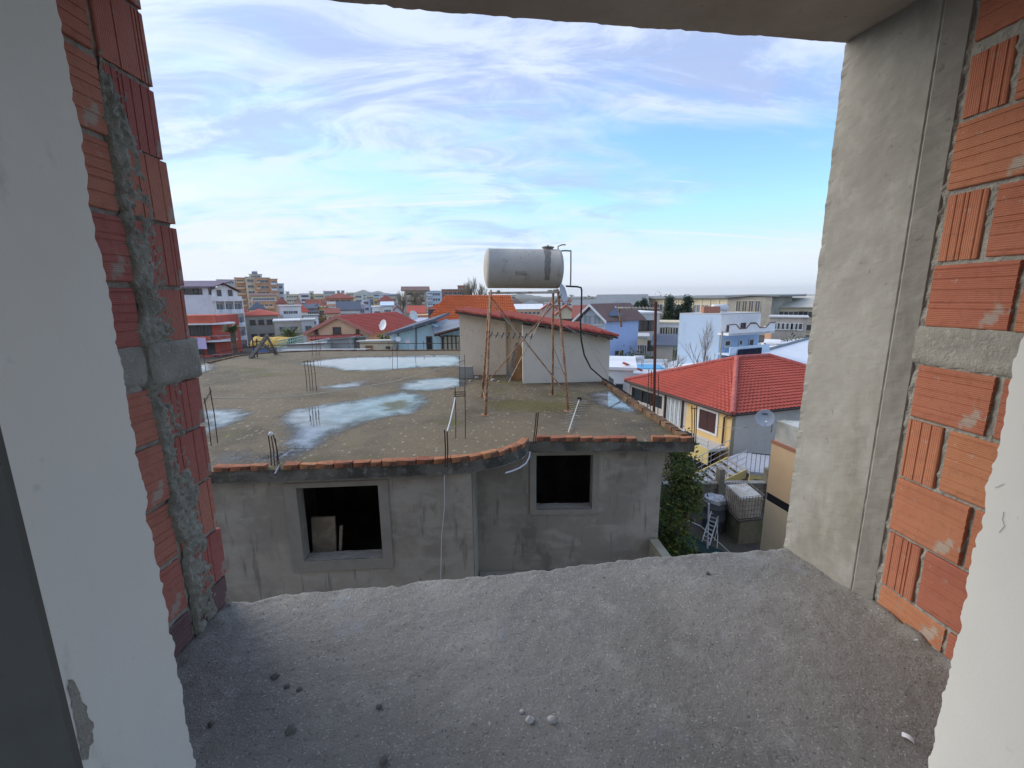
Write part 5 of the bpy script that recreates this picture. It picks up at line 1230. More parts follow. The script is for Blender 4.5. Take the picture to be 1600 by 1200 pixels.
TOWN=[
 # name,label,x0,x1,ytop,Y,depth,wall,rows,cols,kw
 ('grey_block','pale grey block peeping out behind the purple roof',338,368,437,265,14,w_grey,5,5,dict(roof='flat')),
 ('cream_terrace','long cream terrace with small dark windows below the orange tower',391,432,462,190,9,w_cream,1,8,dict(roof='side',rmat=r_brown,rise=1,ws=(1.0,1.0))),
 ('striped_house','orange house with pale stripes under the cream terrace',394,430,471,165,9,w_orange,2,4,dict(roof='flat',balc=((.3,.95),),bmat=w_peach)),
 ('slate_house','small cream house with a dark pyramid roof left of the white villa',391,414,483.5,125,8,w_cream,1,3,dict(roof='hip',rise=2.2,rmat=r_slate)),
 ('stone_house','old grey stone house with a flat red tiled roof behind the palm',379,434,493,95,10,w_stone,2,3,dict(roof='hip',rise=1.2,top=1.0,ws=(1.1,1.0),fm=bfr)),
 ('white_villa','white villa with two wide balcony bands beside the stone house',436,470,479,105,10,w_white,2,3,dict(roof='flat',balc=((0.1,1),),fh=3.2)),
 ('low_house','low beige house with a white roof slab in front of the white villa',428,471,502.5,88,8,wl('dull_beige',(.42,.38,.32)),1,4,dict(roof='flat',rmat=w_white,ws=(1.1,1.2))),
 ('rust_roof_house','house with a dull red roof right of the orange tower',432,448,474,190,9,w_pink,1,3,dict(roof='hip',rise=2.6,rmat=r_rust)),
 ('pink_gable_house','small pink house with a sloping gable above the white villa',459,474,477,150,9,w_pink,1,2,dict(roof='gable',rise=2.4,rmat=r_red)),
 ('apartment_block','cream apartment block, leftmost of the long skyline row',445,468,460,330,12,w_cream,4,5,dict(roof='flat',fh=2.8)),
 ('apartment_block','white apartment block with dark bands in the skyline row',468,484,459,325,12,w_white,4,4,dict(roof='flat',fh=2.8,fm=bfr)),
 ('stair_tower','narrow cream tower standing above the skyline row',483,490,455.5,335,8,w_cream,3,1,dict(roof='flat',fh=2.8)),
 ('apartment_block','yellowish apartment block right of the narrow cream tower',490,507,459.5,330,12,wl('straw_wall',(.58,.50,.30)),4,4,dict(roof='flat',fh=2.8)),
 ('pale_hall','pale wide block behind the dark red roofed building',505,524,455,420,14,w_grey,3,6,dict(roof='flat')),
 ('glass_block','left one of two blue glass blocks on the skyline',526,531,454,610,14,w_pale,6,2,dict(roof='flat',ws=(3,1.8))),
 ('glass_block','right one of two blue glass blocks on the skyline',533,538,454,610,14,w_pale,6,2,dict(roof='flat',ws=(3,1.8))),
 ('orange_balcony_house','orange and white balcony house with a dark red roof',510,552,466,170,10,w_orange,1,4,dict(roof='hip',rise=2.2,rmat=r_rust,ov=1.2,balc=((0,1),),bmat=w_white,ws=(1.6,1.3),top=.6)),
 ('white_lower_house','white two storey wing under the orange balcony house',507,551,478,160,6,w_white,2,5,dict(roof='flat',rmat=w_orange)),
 ('long_red_roof_house','low house with a long orange red roof above the slate sheds',480,508,481,140,8,w_dark,1,3,dict(roof='side',rise=2.6,rmat=r_rust)),
 ('yellow_house_far','small yellow house beside a bare tree',496,508,480,132,6,w_yel,2,2,dict(roof='flat',rmat=w_cream)),
 ('slate_shed','blue grey shed with a slate roof behind the pink gabled house',475,497,482,128,7,wl('bluish_wall',(.30,.34,.44)),1,3,dict(roof='side',rise=1.2,rmat=r_slate)),
 ('white_shed','white flat roofed sheds left of the pink gabled house',474,497,494,96,7,w_white,1,3,dict(roof='flat',rmat=r_grey,ws=(1.2,.9))),
 ('grey_outhouse','pale grey outhouse next to the low beige house',471,491,501,84,6,w_grey,1,2,dict(roof='flat')),
 ('slate_terrace','long white terrace with a dark slate roof',528,562,484.5,128,8,w_white,1,7,dict(roof='side',rise=2.4,rmat=r_slate,ws=(1.0,1.1))),
 ('lilac_house','narrow lilac house at the end of the slate roofed terrace',561,570,476.5,135,7,wl('lilac_wall',(.50,.44,.54)),2,2,dict(roof='flat')),
 ('apartment_block','white and yellow apartment block with dark windows above the slate terrace',553,566,459.5,300,11,wl('lemon_white',(.62,.60,.48)),4,4,dict(roof='flat',fh=2.8)),
 ('long_block','pale blue block, left half of the long row before the hills',566,594,459,420,12,w_pale,5,9,dict(roof='flat',fh=2.7,ws=(1.6,1.4))),
 ('long_block','pale blue block, right half of the long row before the hills',596,623,459.5,440,12,w_pale,5,9,dict(roof='flat',fh=2.7,ws=(1.6,1.4))),
 ('white_cube_house','white house with a bright blue side wall',565,578,468,225,9,w_white,2,2,dict(roof='flat')),
 ('blue_house_far','bright cobalt house next to the yellow one',578,583,468,222,9,w_cobalt,2,1,dict(roof='flat')),
 ('ochre_house','ochre yellow house between cobalt house and pink roofs',583,591,467,215,9,w_yel,3,2,dict(roof='flat')),
 ('pink_roof_house','pale house under a wide dull pink roof',590,616,471,180,10,w_pink,2,4,dict(roof='hip',rise=2.6,rmat=r_rust)),
 ('white_house','plain white house with a pair of small windows right of the pink gabled house',581,597,480,112,8,w_white,2,2,dict(roof='flat',rmat=w_white)),
 ('white_balcony_house','white house with deep shaded balconies and a pale blue awning',597,613,477,108,8,w_white,2,2,dict(roof='shed',rise=.8,rmat=w_pale,balc=((0,1),),ws=(1.4,1.7))),
 ('beige_block','large beige apartment block with brown shades behind the bare poplars',632,666,454,190,11,wl('khaki_wall',(.46,.41,.32)),6,5,dict(roof='side',rise=1.8,rmat=r_brown,fm=bfr,fh=2.9,ov=1.5,balc=((.08,.28),(.7,.95)),ws=(1.6,1.5),cat='apartment block')),
 ('blue_white_block','bluish white apartment block between beige block and orange roof',665,690,455,250,11,w_pale,6,5,dict(roof='flat',fh=2.9,balc=((.05,.4),),bmat=w_white)),
 ('brick_block','unfinished red brick block with concrete bands above the orange roof',690,738,452.5,205,11,w_brick,2,6,dict(roof='flat',rmat=w_grey,ws=(1.8,1.2),fm=w_grey)),
 ('brick_stair_tower','brick stair tower on the unfinished red block',715,727,446.5,207,6,w_brick,1,1,dict(roof='flat',rmat=w_grey)),
 ('lavender_roof_shed','low white shed with a lavender metal roof below the poplar',629,669,507,70,6,w_white,1,3,dict(roof='shed',rise=.7,rmat=wl('lavender_roof',(.40,.42,.52)),ws=(1,.6),top=.5)),
 ('apricot_shed','apricot walled shed left of the orange tiled roof',654,671,494,88,6,w_peach,1,2,dict(roof='flat',rmat=w_orange,ws=(1,.8))),
 ('white_roof_hall','long low hall with a bright white roof seen below the tank',802,848,483,165,16,w_peach,1,6,dict(roof='shed',rise=1.6,rmat=r_white,ws=(1.2,.9))),
 ('rose_gable_hall','rose coloured gabled building seen between the tank legs',846,872,484,118,12,w_pink,0,0,dict(roof='gable',rise=1.8,rmat=r_red)),
 ('yellow_gable_house','yellow gabled house with a row of dark windows behind the hut roof',866,902,495,90,9,w_cream,1,5,dict(roof='gable',rise=2.4,rmat=r_red,ws=(.9,.9),top=.4,fm=bfr)),
 ('red_roof_house','house with a plain red roof left of the blue gabled house',898,925,497,70,9,w_peach,1,3,dict(roof='side',rise=1.9,rmat=r_rust)),
 ('rose_house','rose house with a white awning on the horizon right of the dish',893,920,475,150,10,w_pink,1,3,dict(roof='flat',rmat=w_white)),
 ('dark_barn','dark grey roofed barn below the hills right of the tank legs',895,960,481,125,14,w_stone,0,0,dict(roof='side',rise=2.2,rmat=r_grey)),
 ('white_strip_house','white flat house behind the right tank leg',848,862,478,190,9,w_white,1,3,dict(roof='flat')),
 ('grey_roof_house','house with a light grey roof on the horizon under the tank',820,842,474,260,10,w_grey,1,4,dict(roof='hip',rise=2.0,rmat=r_grey)),
 ('low_barn','low dark roofed barn on the horizon left of the hills',796,815,473,230,12,w_stone,1,3,dict(roof='hip',rise=2.5,rmat=r_brown)),
 ('pale_tower','thin pale tower at the left end of the skyline row',446,452,455.5,420,9,w_white,5,2,dict(roof='flat',fh=2.8)),
 ('cream_far_block','cream far block between glass blocks and blue row',540,553,457.5,410,12,w_cream,4,4,dict(roof='flat',fh=2.8)),
 ('ivory_block','ivory block rising behind the cobalt house',571,584,461.5,320,10,w_cream,3,4,dict(roof='flat',fh=2.8)),
 ('white_far_block','white block rising behind the ochre house',592,606,462.5,300,10,w_white,3,4,dict(roof='flat',fh=2.8)),
 ('sand_block','sand coloured block left of the large beige block',607,621,463.5,262,10,w_beige,3,4,dict(roof='flat',fh=2.8)),
 ('white_horizon_block','white low block on the horizon right of the white roofed hall',850,878,473.5,245,10,w_white,2,7,dict(roof='flat')),
 ('cream_horizon_row','cream row on the horizon beneath the edge-on dish',874,897,471.5,285,10,w_cream,2,6,dict(roof='hip',rise=2,rmat=r_rust)),
 ('tile_roof_cottage','cottage with a terracotta roof left of the stone house',366,384,487,130,8,w_peach,1,3,dict(roof='hip',rise=2.2,rmat=r_red)),
 ('hip_roof_cottage','white cottage with a red hip roof right of the white villa',463,481,487.5,119,8,w_white,1,3,dict(roof='hip',rise=2.0,rmat=r_red)),
 ('apricot_terrace','apricot terrace in front of the white lower wing',510,529,489.5,119,7,w_peach,1,4,dict(roof='side',rise=1.3,rmat=r_rust)),
 ('gabled_cottage','white gabled cottage right of the white balcony house',613,629,489,121,8,w_white,1,2,dict(roof='gable',rise=2.0,rmat=r_rust)),
 ('pale_row','pale narrow block touching the beige block on its left',619,632,469.5,232,9,w_grey,3,3,dict(roof='flat')),
 ('red_roof_cottage','cottage with a long red roof before the large beige block',638,664,489,142,8,w_cream,1,5,dict(roof='side',rise=2.2,rmat=r_red)),
 ('tan_block','slim tan block on the horizon next to the left tank legs',798,806,461,300,9,w_cream,3,2,dict(roof='flat')),
]
for (nm,lb,x0,x1,yt,Y,dp,wm,rw,cl,kw) in TOWN:
    kw=dict(kw);kw.setdefault('cat','house');bldg(nm,lb,x0,x1,yt,Y,dp,wm,rw,cl,**kw)
# roof tops: solar boilers on a few blocks
boil_w=M('boiler_white',(.66,.67,.68),[],.4)
def boiler(label,c,L_=1.5,r=.28,panel=True,ang=0.,stand=.5):
    t=thing('solar_boiler',label,'water heater',c);c=Vector(c);u=Vector((math.cos(ang),math.sin(ang),0));mb=MB()
    mb.lathe(c+Vector((0,0,stand+r))-u*L_/2,u,[(0,0),(r*.7,.02),(r,.09),(r,L_-.09),(r*.7,L_-.02),(0,L_)],18);mb.build('tank',boil_w,t,smooth=True)
    mb=MB()
    for s in (-.35,.35):
        for d in (-.2,.2): p=c+u*L_*s+Vector((-u.y,u.x,0))*d;mb.tube([p,p+Vector((0,0,stand+.1))],.03,4)
    mb.build('stand',galv,t)
    if panel:
        n_=Vector((u.y,-u.x,0));mb=MB();q=c-u*L_/2+n_*.3+Vector((0,0,stand+.1));mb.prism([q,q+u*L_,q+u*L_+n_*1.3+Vector((0,0,-.8)),q+n_*1.3+Vector((0,0,-.8))],(0,0,.08));mb.build('panel',M('solar_panel',(.10,.13,.18),[],.25),t)
    return t
p=atY(398,428,236);boiler('tilted solar heater on top of the orange tower',(p.x,p.y,p.z+.1),2.6,.45,True,.5)
# ---- pink gabled house in front
PG=thing('pink_gabled_house','peach gabled house with a salmon red tiled roof and three dark windows','house',(-18.5,46,0))
yG=46;pp=[atY(x,y,yG) for x,y in ((478,546),(578,546),(578,520.5),(525.5,496),(478,522))]
pp[0].z=pp[1].z=0
mb=MB();mb.prism(pp,Vector((.33,1,0))*10);mb.build('wall',w_peach,PG)
salmon=M('salmon_tile',(.50,.115,.085),[(.8,.4,.62,(.44,.10,.075),.7),(5,.5,.7,(.38,.08,.06),.5)],.7)
dg=Vector((.33,1,0)).normalized();pk=atY(525.5,493,yG-.4);el=atY(472,522,yG-.4);er=atY(584,521.5,yG-.4)
mb=MB();nl=(pk-el).cross(dg).normalized();nl=nl if nl.z>0 else -nl;nr2=(er-pk).cross(dg).normalized();nr2=nr2 if nr2.z>0 else -nr2
tiled(mb,[el,el+dg*11,pk+dg*11,pk],nl,36,14,.05,.05);tiled(mb,[er+dg*11,er,pk,pk+dg*11],nr2,36,14,.05,.05);mb.build('roof',salmon,PG)
for a_,b_ in ((el,pk),(pk,er)):
    mb=MB();mb.ob(a_-Vector((0,.02,.28)),b_-a_,(0,.12,0),(0,0,.34));mb.build('verge',M('verge_pink_%d'%len(PG.children),(.55,.22,.18),[],.8),PG)
for x0,x1,y0,y1 in ((520,533,511,521),(491.5,497.5,515,521.5),(556,561.5,514.5,520.5)):
    a_=atY(x0,y0,yG-.04);b_=atY(x1,y1,yG-.04);put_win(PG,(a_+b_)/2,Vector((1,0,0)),b_.x-a_.x,a_.z-b_.z,bfr,dglass)
mb=MB();a_=[atY(484,530,yG-1.6),atY(563,525,yG-1.6),atY(566,521.5,yG-.1),atY(482,524.5,yG-.1)];mb.prism(a_,(0,0,-.12));mb.build('lean_to_roof',wl('maroon_sheet',(.24,.06,.055)),PG)
mb=MB();mb.box(a_[0].x+.3,a_[1].x-.3,yG-1.5,yG-.1,0,a_[0].z-.15);mb.build('lean_to_wall',w_dark,PG)
p=atY(567,499,yG+6);mb=MB();mb.ob(p+Vector((0,-.3,-.15)),(.9,.3,0),(-.2,.5,.2),(0,0,.16));mb.build('skylight',w_white,PG)
# ---- sheds between the roof and the pink house
corr=M('corrugated_sheet',(.36,.37,.39),[(1.2,.4,.62,(.27,.28,.29),.7),(6,.6,.7,(.24,.17,.12),.4)],.5,[(9,.5,.03,None,'wavex')])
def shed(label,pts,Y,dep,mat,roofm,ztop=None):
    q=[atY(x,y,Y) for x,y in pts];t=thing('metal_shed',label,'shed',(q[0].x,Y,0));mb=MB();q[0].z=q[1].z=0
    mb.prism(q,(0,min(dep,1.5),0));mb.build('wall',mat,t);a_,b_=q[-1],q[2]
    mb=MB();e=Vector((.15,0,0));mb.prism([a_-e+Vector((0,-.2,.02)),b_+e+Vector((0,-.2,.02)),b_+e+Vector((0,min(dep,1.6),-.12)),a_-e+Vector((0,min(dep,1.6),-.12))],(0,0,.08));mb.build('roof',roofm,t);return t
shed('grey corrugated metal shed in the middle behind the roof edge',[(509,549),(546,549),(546,528),(511,532)],33,5,corr,corr)
shed('long low shed with a pale metal roof below the maroon lean-to',[(448,549),(508,549),(508,537),(448,540)],32,6,wl('dull_white_wall',(.46,.46,.46)),corr)
shed('small cream shed with a brown shuttered window right of the metal sheds',[(562,549),(611,549),(611,533),(562,534)],30,5,w_cream,r_white)
a_=atY(571,540,29.97);b_=atY(583,549,29.97);mb=MB();mb.box(a_.x,b_.x,29.9,29.99,b_.z,a_.z);x=bpy.data.objects['metal_shed.002'];mb.build('shutter',wood,x)
a_=atY(603,541,29.97);b_=atY(610,545,29.97);mb=MB();mb.box(a_.x,b_.x,29.9,29.99,b_.z,a_.z);mb.build('vent',dglass,x)
shed('weathered plank shed between grey metal shed and cream shed',[(545,549),(561,549),(561,527),(545,530)],34,4,grey_wood,corr)
mb=MB();a_=[atY(x,y,26) for x,y in ((440,550),(560,550),(575,545),(440,546))];mb.prism([(p.x,p.y,p.z) for p in a_],(0,1.0,-.10));tag(mb.build('sheet_roof',r_white),'white sheet metal roof just behind the parapet of the flat roof','roof sheet')
# green fence up a ramp, and yellow lorry
GF=thing('green_fence','pale green lattice fence climbing a ramp behind the flat roof','fence',(-19,37,0))
gm_=M('mint_paint',(.36,.50,.42),[],.6)
f0=[atY(433,543,37),atY(474,533,37)];f1=[atY(433,533,37),atY(474,524,37)]
for k in range(3):
    mb=MB();mb.tube([f0[0].lerp(f1[0],k/2),f0[1].lerp(f1[1],k/2)],.05,5);mb.build('rail',gm_,GF)
for k in range(13):
    a_=f0[0].lerp(f0[1],k/12);mb=MB();mb.tube([a_-Vector((0,0,.3)),f1[0].lerp(f1[1],k/12)],.04,4);mb.build('bar',gm_,GF)
mb=MB();mb.prism([(f0[0].x,37,0),(f0[1].x+1,37,0),(f0[1].x+1,37,f0[1].z),(f0[0].x,37,f0[0].z-.1)],(0,3,0));mb.build('ramp',w_grey,GF)
YT_=thing('yellow_lorry','yellow covered lorry standing beyond the flat roof near the palm','lorry',(-25,44,0))
a_=atY(389,532,44);b_=atY(447,527,44)
mb=MB();mb.grid(lambda i,j:(a_.x+(b_.x-a_.x)*i,44+1.2-1.2*math.cos(math.pi*j),a_.z-.7+.95*math.sin(math.pi*j)+.12*nz(i*6,j*3)),20,8);mb.build('cover',M('yellow_tarp',(.60,.38,.07),[(1,.4,.6,(.50,.31,.06),.6)],.6),YT_)
mb=MB();mb.box(a_.x+.1,b_.x-.1,44.1,46.3,.9,a_.z-.6);mb.build('body',wl('lorry_blue',(.10,.13,.22)),YT_)
for k in range(3):
    x=a_.x+(b_.x-a_.x)*(.15,.65,.85)[k];mb=MB();mb.lathe((x,44.0,.5),(0,1,0),[(0,0),(.3,0),(.48,.05),(.48,.25),(0,.25)],16);mb.build('wheel',black_rb,YT_)
# ---- palms
def palm(label,base,h,fr,nf,seed,gap=.0):
    rg=random.Random(seed);t=thing('palm_tree',label,'palm tree',base);b=Vector(base);mb=MB()
    pts=[b+Vector((0,0,h*k/9)) for k in range(10)];mb.tube(pts,[.34+.06*(k%2)-.012*k+(.10 if k>6 else 0) for k in range(10)],9);mb.build('trunk',M('palm_bark_%d'%seed,(.16,.12,.085),[(3,.4,.6,(.09,.065,.045),.8)],.95,[(6,.8,.05)]),t)
    c=b+Vector((0,0,h))
    for k in range(nf):
        a=rg.uniform(0,6.28);el=rg.uniform(.2,1.5);l=fr*rg.uniform(.8,1.1);d=Vector((math.cos(a),math.sin(a),0));mb=MB();prev=None
        for j in range(8):
            s=j/7;p=c+d*(l*s*math.cos(el*(1-.3*s)))+Vector((0,0,l*s*math.sin(el)-l*.32*s*s))
            if prev is not None:
                mb.tube([prev,p],[.03*(1.1-s),.02*(1.05-s)+.004],4);sd=d.cross(Vector((0,0,1)))
                if j>1:
                    for q in range(3):
                        pq=prev.lerp(p,q/3);ll=l*.30*math.sin(math.pi*min(1,s*.8+.15))
                        for sg in (-1,1): e=pq+(sd*sg*.75+(p-prev).normalized()*.6)*ll-Vector((0,0,ll*.25));wv=(p-prev).normalized()*.05;mb.poly([pq-wv,pq+wv,e])
            prev=p
        mb.build('frond',lf_palm,t)
    return t
lf_palm=leafmat('palm_leaf',(.15,.19,.085),(.21,.23,.11))
p=atY(368,556,66);palm('tall palm with a shaggy trunk in front of the white apartment house',(p.x,66,0),atY(367,519,66).z,1.8,36,3)
p=atY(455,540,47);palm('broad low palm behind the green fence',(p.x,47,0),atY(454,529,47).z,1.9,28,6)
# ---- sky blue house behind the roof
SB=thing('sky_blue_house','sky blue house with dark sloping metal roofs and brown framed glass doors','house',(-6.5,31,0))
yS=31;q=[atY(x,y,yS) for x,y in ((610,552),(726,552),(726,520),(690,512),(675,506),(610,524.5))];q[0].z=q[1].z=2.5
mb=MB();mb.prism(q,(0,7,0));mb.build('wall',w_lblue,SB)
a_,b_=atY(603,526,yS-.6),atY(677,503.5,yS-.6);mb=MB();mb.prism([a_,b_,b_+Vector((0,8,.2)),a_+Vector((0,8,.2))],(0,0,.20));mb.build('roof',r_slate,SB)
metal=M('blue_grey_metal',(.22,.24,.28),[(.8,.4,.6,(.17,.19,.22),.7),(3,.6,.7,(.34,.37,.38),.5)],.5)
m_=[atY(679,521,yS-1.3),atY(728,508,yS-1.3),atY(728,498.5,yS+2),atY(700,499.5,yS+2),atY(673,506,yS+.3)];mb=MB();mb.prism(m_,(0,.1,-.14));mb.build('roof',metal,SB)
mb=MB();mb.tube([m_[0]-Vector((0,.1,.1)),m_[1]-Vector((0,.1,.1))],.11,6);mb.build('gutter',gutter,SB)
mb=MB();mb.tube([m_[0]-Vector((0,0,.1)),atY(683,523,yS-.3),atY(691,527,yS-.12),atY(691,551,yS-.12)],.05,6);mb.build('downpipe',gutter,SB)
mb=MB();mb.ob(atY(692,524.5,yS-.1),(1.7,0,0),(0,.08,0),(0,0,-1.3));mb.build('glazing',dglass,SB)
for k in range(5):
    mb=MB();p=atY(692+k*6.6,524,yS-.16);mb.ob(p,(.06,0,0),(0,.06,0),(0,0,-1.35));mb.build('glazing_post',bfr,SB)
    if k<4: mb=MB();p=atY(693.5+k*6.6,526,yS-.13);mb.ob(p,(.20,0,0),(0,.02,0),(0,0,-1.2));mb.build('blind',M('pale_blind_%d'%k,(.50,.50,.40),[],.9),SB)
mb=MB();p=atY(665.5,525.5,yS-.06);mb.ob(p,(.42,0,0),(0,.05,0),(0,0,-1.25));mb.build('door',bfr,SB)
mb=MB();p=atY(667.3,527.5,yS-.09);mb.ob(p,(.26,0,0),(0,.03,0),(0,0,-1.05));mb.build('door_glass',glass,SB)
for x in (650,622): mb=MB();mb.tube([atY(x,511 if x==650 else 519,yS-.06),atY(x,551,yS-.06)],.04,5);mb.build('downpipe',r_slate,SB)
for k,(x,y,r,py_,lb) in enumerate(((622,530,.165,551,'small white satellite dish on the roof edge, left of a close pair'),(637,533,.165,551,'small pinkish satellite dish on the roof edge, right of a close pair'),(646,493,.30,546,'large white satellite dish high on a pole before the sky blue house'),(599,508,.40,548,'pale satellite dish standing in front of the green tree'))):
    Yd=(27.5,27.5,27.0,33.)[k];c=atY(x,y,Yd);dish(lb,c,((.15,-.95,.3),(.35,-.9,.3),(.75,-.55,.35),(-.6,-.75,.3))[k],r,white_paint if k!=1 else M('dish_pink',(.60,.54,.54),[],.5),pole=[c+Vector((0,.06,-.05)),atY(x,py_,Yd)-Vector((0,0,2.0))],polelow=0.,polemat=galv)
# ---- orange tiled roof house
OR=thing('orange_roof_house','house with a big bright orange tiled roof behind the hut','house',(-2,44,0))
otile=M('orange_tile',(.62,.17,.055),[(.7,.4,.62,(.54,.14,.045),.7),(4,.5,.7,(.44,.11,.04),.5)],.7)
yO=40;e0,e1=atY(666.5,503,yO),atY(812,501,yO);t1,t0_=atY(797,461,yO+5),atY(697,462,yO+5)
mb=MB();nn=Vector((0,-.5,.8)).normalized();tiled(mb,[e0,e1,t1,t0_],nn,46,16,.075,.07)
bk0=e0+Vector((1.0,11,0));tiled(mb,[bk0,e0,t0_,t0_+Vector((.3,1,0))],Vector((-.7,0,.7)).normalized(),36,16,.07,.06);mb.build('roof',otile,OR)
mb=MB();mb.box(e0.x+.6,e1.x-.6,yO+.6,yO+10,0,e0.z-.1);mb.build('wall',w_cream,OR)
mb=MB();mb.tube([e0-Vector((0,0,.08)),e1-Vector((0,0,.08))],.1,6);mb.build('gutter',dkbrown,OR)
# dormer on the left slope
d0=atY(666,484,yO+3);d1=atY(690,481,yO+3);mb=MB();mb.prism([atY(669,496,yO+3),atY(684,496,yO+3),atY(688,482,yO+3),atY(669,484,yO+3)],(0,2.5,0));dm=mb.build('dormer',w_dark,OR)
mb=MB();tiled(mb,[atY(664,485,yO+2.6),atY(692,481.5,yO+2.6),atY(698,470,yO+5),atY(690,473,yO+5)],nn,10,6,.06,.05);mb.build('dormer_roof',otile,dm)
for k in range(2): a_=atY(671+7*k,488,yO+2.95);mb=MB();mb.box(a_.x,a_.x+.3,yO+2.9,yO+2.97,a_.z-.45,a_.z);mb.build('pane',dglass,dm)
# ---- blue gabled house on the right
BHs=thing('blue_gabled_house','bright blue house with a pale gable end and brown roof','house',(10.5,55,0))
c0=atY(946,498,53);uL=Vector((-.93,.36,0)).normalized();uR=Vector((.82,.57,0)).normalized()
gl=onp(908.5,497,c0,(-uL.y,uL.x,0));gw=(gl.xy-c0.xy).length;gr=onp(998,499,c0,(-uR.y,uR.x,0));gl_=(gr.xy-c0.xy).length
zE2=c0.z;c0=Vector((c0.x,c0.y,0));pkz=zE2+1.55
mb=MB();a_=c0;b_=c0+uL*gw;mid=c0+uL*gw/2
mb.prism([(a_.x,a_.y,0),(b_.x,b_.y,0),(b_.x,b_.y,zE2),(mid.x,mid.y,pkz),(a_.x,a_.y,zE2)],uR*gl_,0);mb.build('wall',w_blue,BHs)
gn=Vector((-uR.x,-uR.y,0))
mb=MB();o_=-uR*.03;mb.prism([(a_+o_).to_tuple()[:2]+(0,),(b_+o_).to_tuple()[:2]+(0,),(b_+o_).to_tuple()[:2]+(zE2,),(mid+o_).to_tuple()[:2]+(pkz,),(a_+o_).to_tuple()[:2]+(zE2,)],uR*.02);mb.build('gable_face',wl('pale_lilac_blue',(.50,.56,.72)),BHs)
for s in (1,-1):
    e_=(c0 if s>0 else c0+uL*gw)-uL*s*.6-uR*.7;e_.z=zE2-.45*1.55/(gw/2)*.8;m2=mid-uR*.7;m2.z=pkz+.08
    mb=MB();mb.prism([e_,m2,m2+uR*(gl_+1.2),e_+uR*(gl_+1.2)],(0,0,.14));mb.build('roof',r_brown,BHs)
    mb=MB();mb.ob(e_-Vector((0,0,.16)),m2-e_,-uR*.08,(0,0,.30));mb.build('verge',w_white,BHs)
for f in (.30,.72): p=c0+uL*gw*f-uR*.06;p.z=zE2-.15;put_win(BHs,p,-uL,1.1,1.2,wfr,M('pane_pale_%d'%int(f*10),(.35,.38,.42),[],.3))
for f,zz in ((.36,zE2-4.3),(.50,zE2-4.3),(.36,zE2-7.3),(.50,zE2-7.3)): p=c0+uR*gl_*f-Vector((-uR.y,uR.x,0))*.03;p.z=max(.8,zz);put_win(BHs,p,uR,.55,.6,bfr,dglass)
p=atY(952,492,55);boiler('solar heater with a tilted panel on the brown roof of the blue house',(p.x,p.y,p.z-.3),1.9,.22,True,.35,.9)
# ---- grey white house right of it
bldg('grey_white_house','greyish white flat roofed house between the blue house and the brown mast',988,1031,490,66,9,w_grey,3,3,(1.3,1.5),roof='flat',rmat=w_white,fm=bfr,yaw=.10,cat='house')
# ---- long beige works hall
IH=thing('works_hall','long beige works hall with window bands and a grey gable end','hall',(40,115,0))
PA=atY(1006,472,138);PB_=atY(1137,466,112);PC_=atY(1207,463,104)
zh=9.3
def seg(a,b,mat,z1,nm='wall',th=12,z0=0):
    a=Vector((a.x,a.y,z0));b=Vector((b.x,b.y,z0));u_=(b-a).normalized();n_=Vector((-u_.y,u_.x,0));mb=MB();mb.ob(a,b-a,n_*th,(0,0,z1-z0));mb.build(nm,mat,IH);return a,u_,n_,(b-a).length
a_,u_,n_,l_=seg(PA,PB_,w_beige,zh-.9)
for k in range(22):
    p=a_+u_*(l_*(k+.5)/22)-n_*.05;p.z=zh-3.3;put_win(IH,p,u_,l_/22*.86,1.9,wfr,M('grey_pane',(.12,.13,.15),[],.3) if k==0 else bpy.data.materials['grey_pane'])
    if k%2==0: mb=MB();q=a_+u_*(l_*k/22);mb.ob(q-n_*.15,u_*.35,n_*.15,(0,0,zh-1));mb.build('pilaster',w_cream,IH)
a2,u2_,n2_,l2=seg(PB_,PC_,wl('weathered_hall',(.32,.30,.26),.7),zh-.3)
for r in range(2):
    for k in range(4):
        p=a2+u2_*(l2*(.27+.145*k))-n2_*.05;p.z=zh-2.6-r*3.1;put_win(IH,p,u2_,l2*.12,2.7,w_cream,bpy.data.materials['grey_pane'])
mb=MB();up=Vector((0,0,1))
q0=Vector((PA.x,PA.y,zh-.9));q1=Vector((PB_.x,PB_.y,zh-.6));q2=Vector((PC_.x+1.5,PC_.y-.8,zh-.35));q15=q1.lerp(q2,.5)+up*.35
mb.prism([q0-n_*.8,q1-n_*.8,q1+n_*14+up*.4,q0+n_*14+up*.5],(0,0,.45));mb.prism([q1-n2_*.9,q15-n2_*.9,q15+n2_*16,q1+n2_*16],(0,0,.35));mb.prism([q15-n2_*.9,q2-n2_*.9,q2+n2_*16,q15+n2_*16],(0,0,.35));mb.build('roof',r_grey,IH)
LHl=bldg('long_shed_hall','long low hall with a wide slate grey roof left of the works hall',934,1010,476.5,132,16,w_beige,1,9,(2.4,1.4),roof='side',rise=3.0,rmat=r_grey,cat='hall',top=.5,ov=.8)[0]
bldg('far_hall','far low hall with a pale beige roof at the right behind the column',1208,1275,479.5,108,14,w_beige,2,7,(2.0,1.5),roof='shed',rise=2.6,rmat=wl('sand_roof',(.46,.43,.36)),cat='hall',fm=w_cream)
bldg('far_hall','blue grey roofed hall peeping over the beige roofed hall',1203,1258,474,150,18,w_grey,0,0,roof='side',rise=3.0,rmat=r_grey,cat='hall')
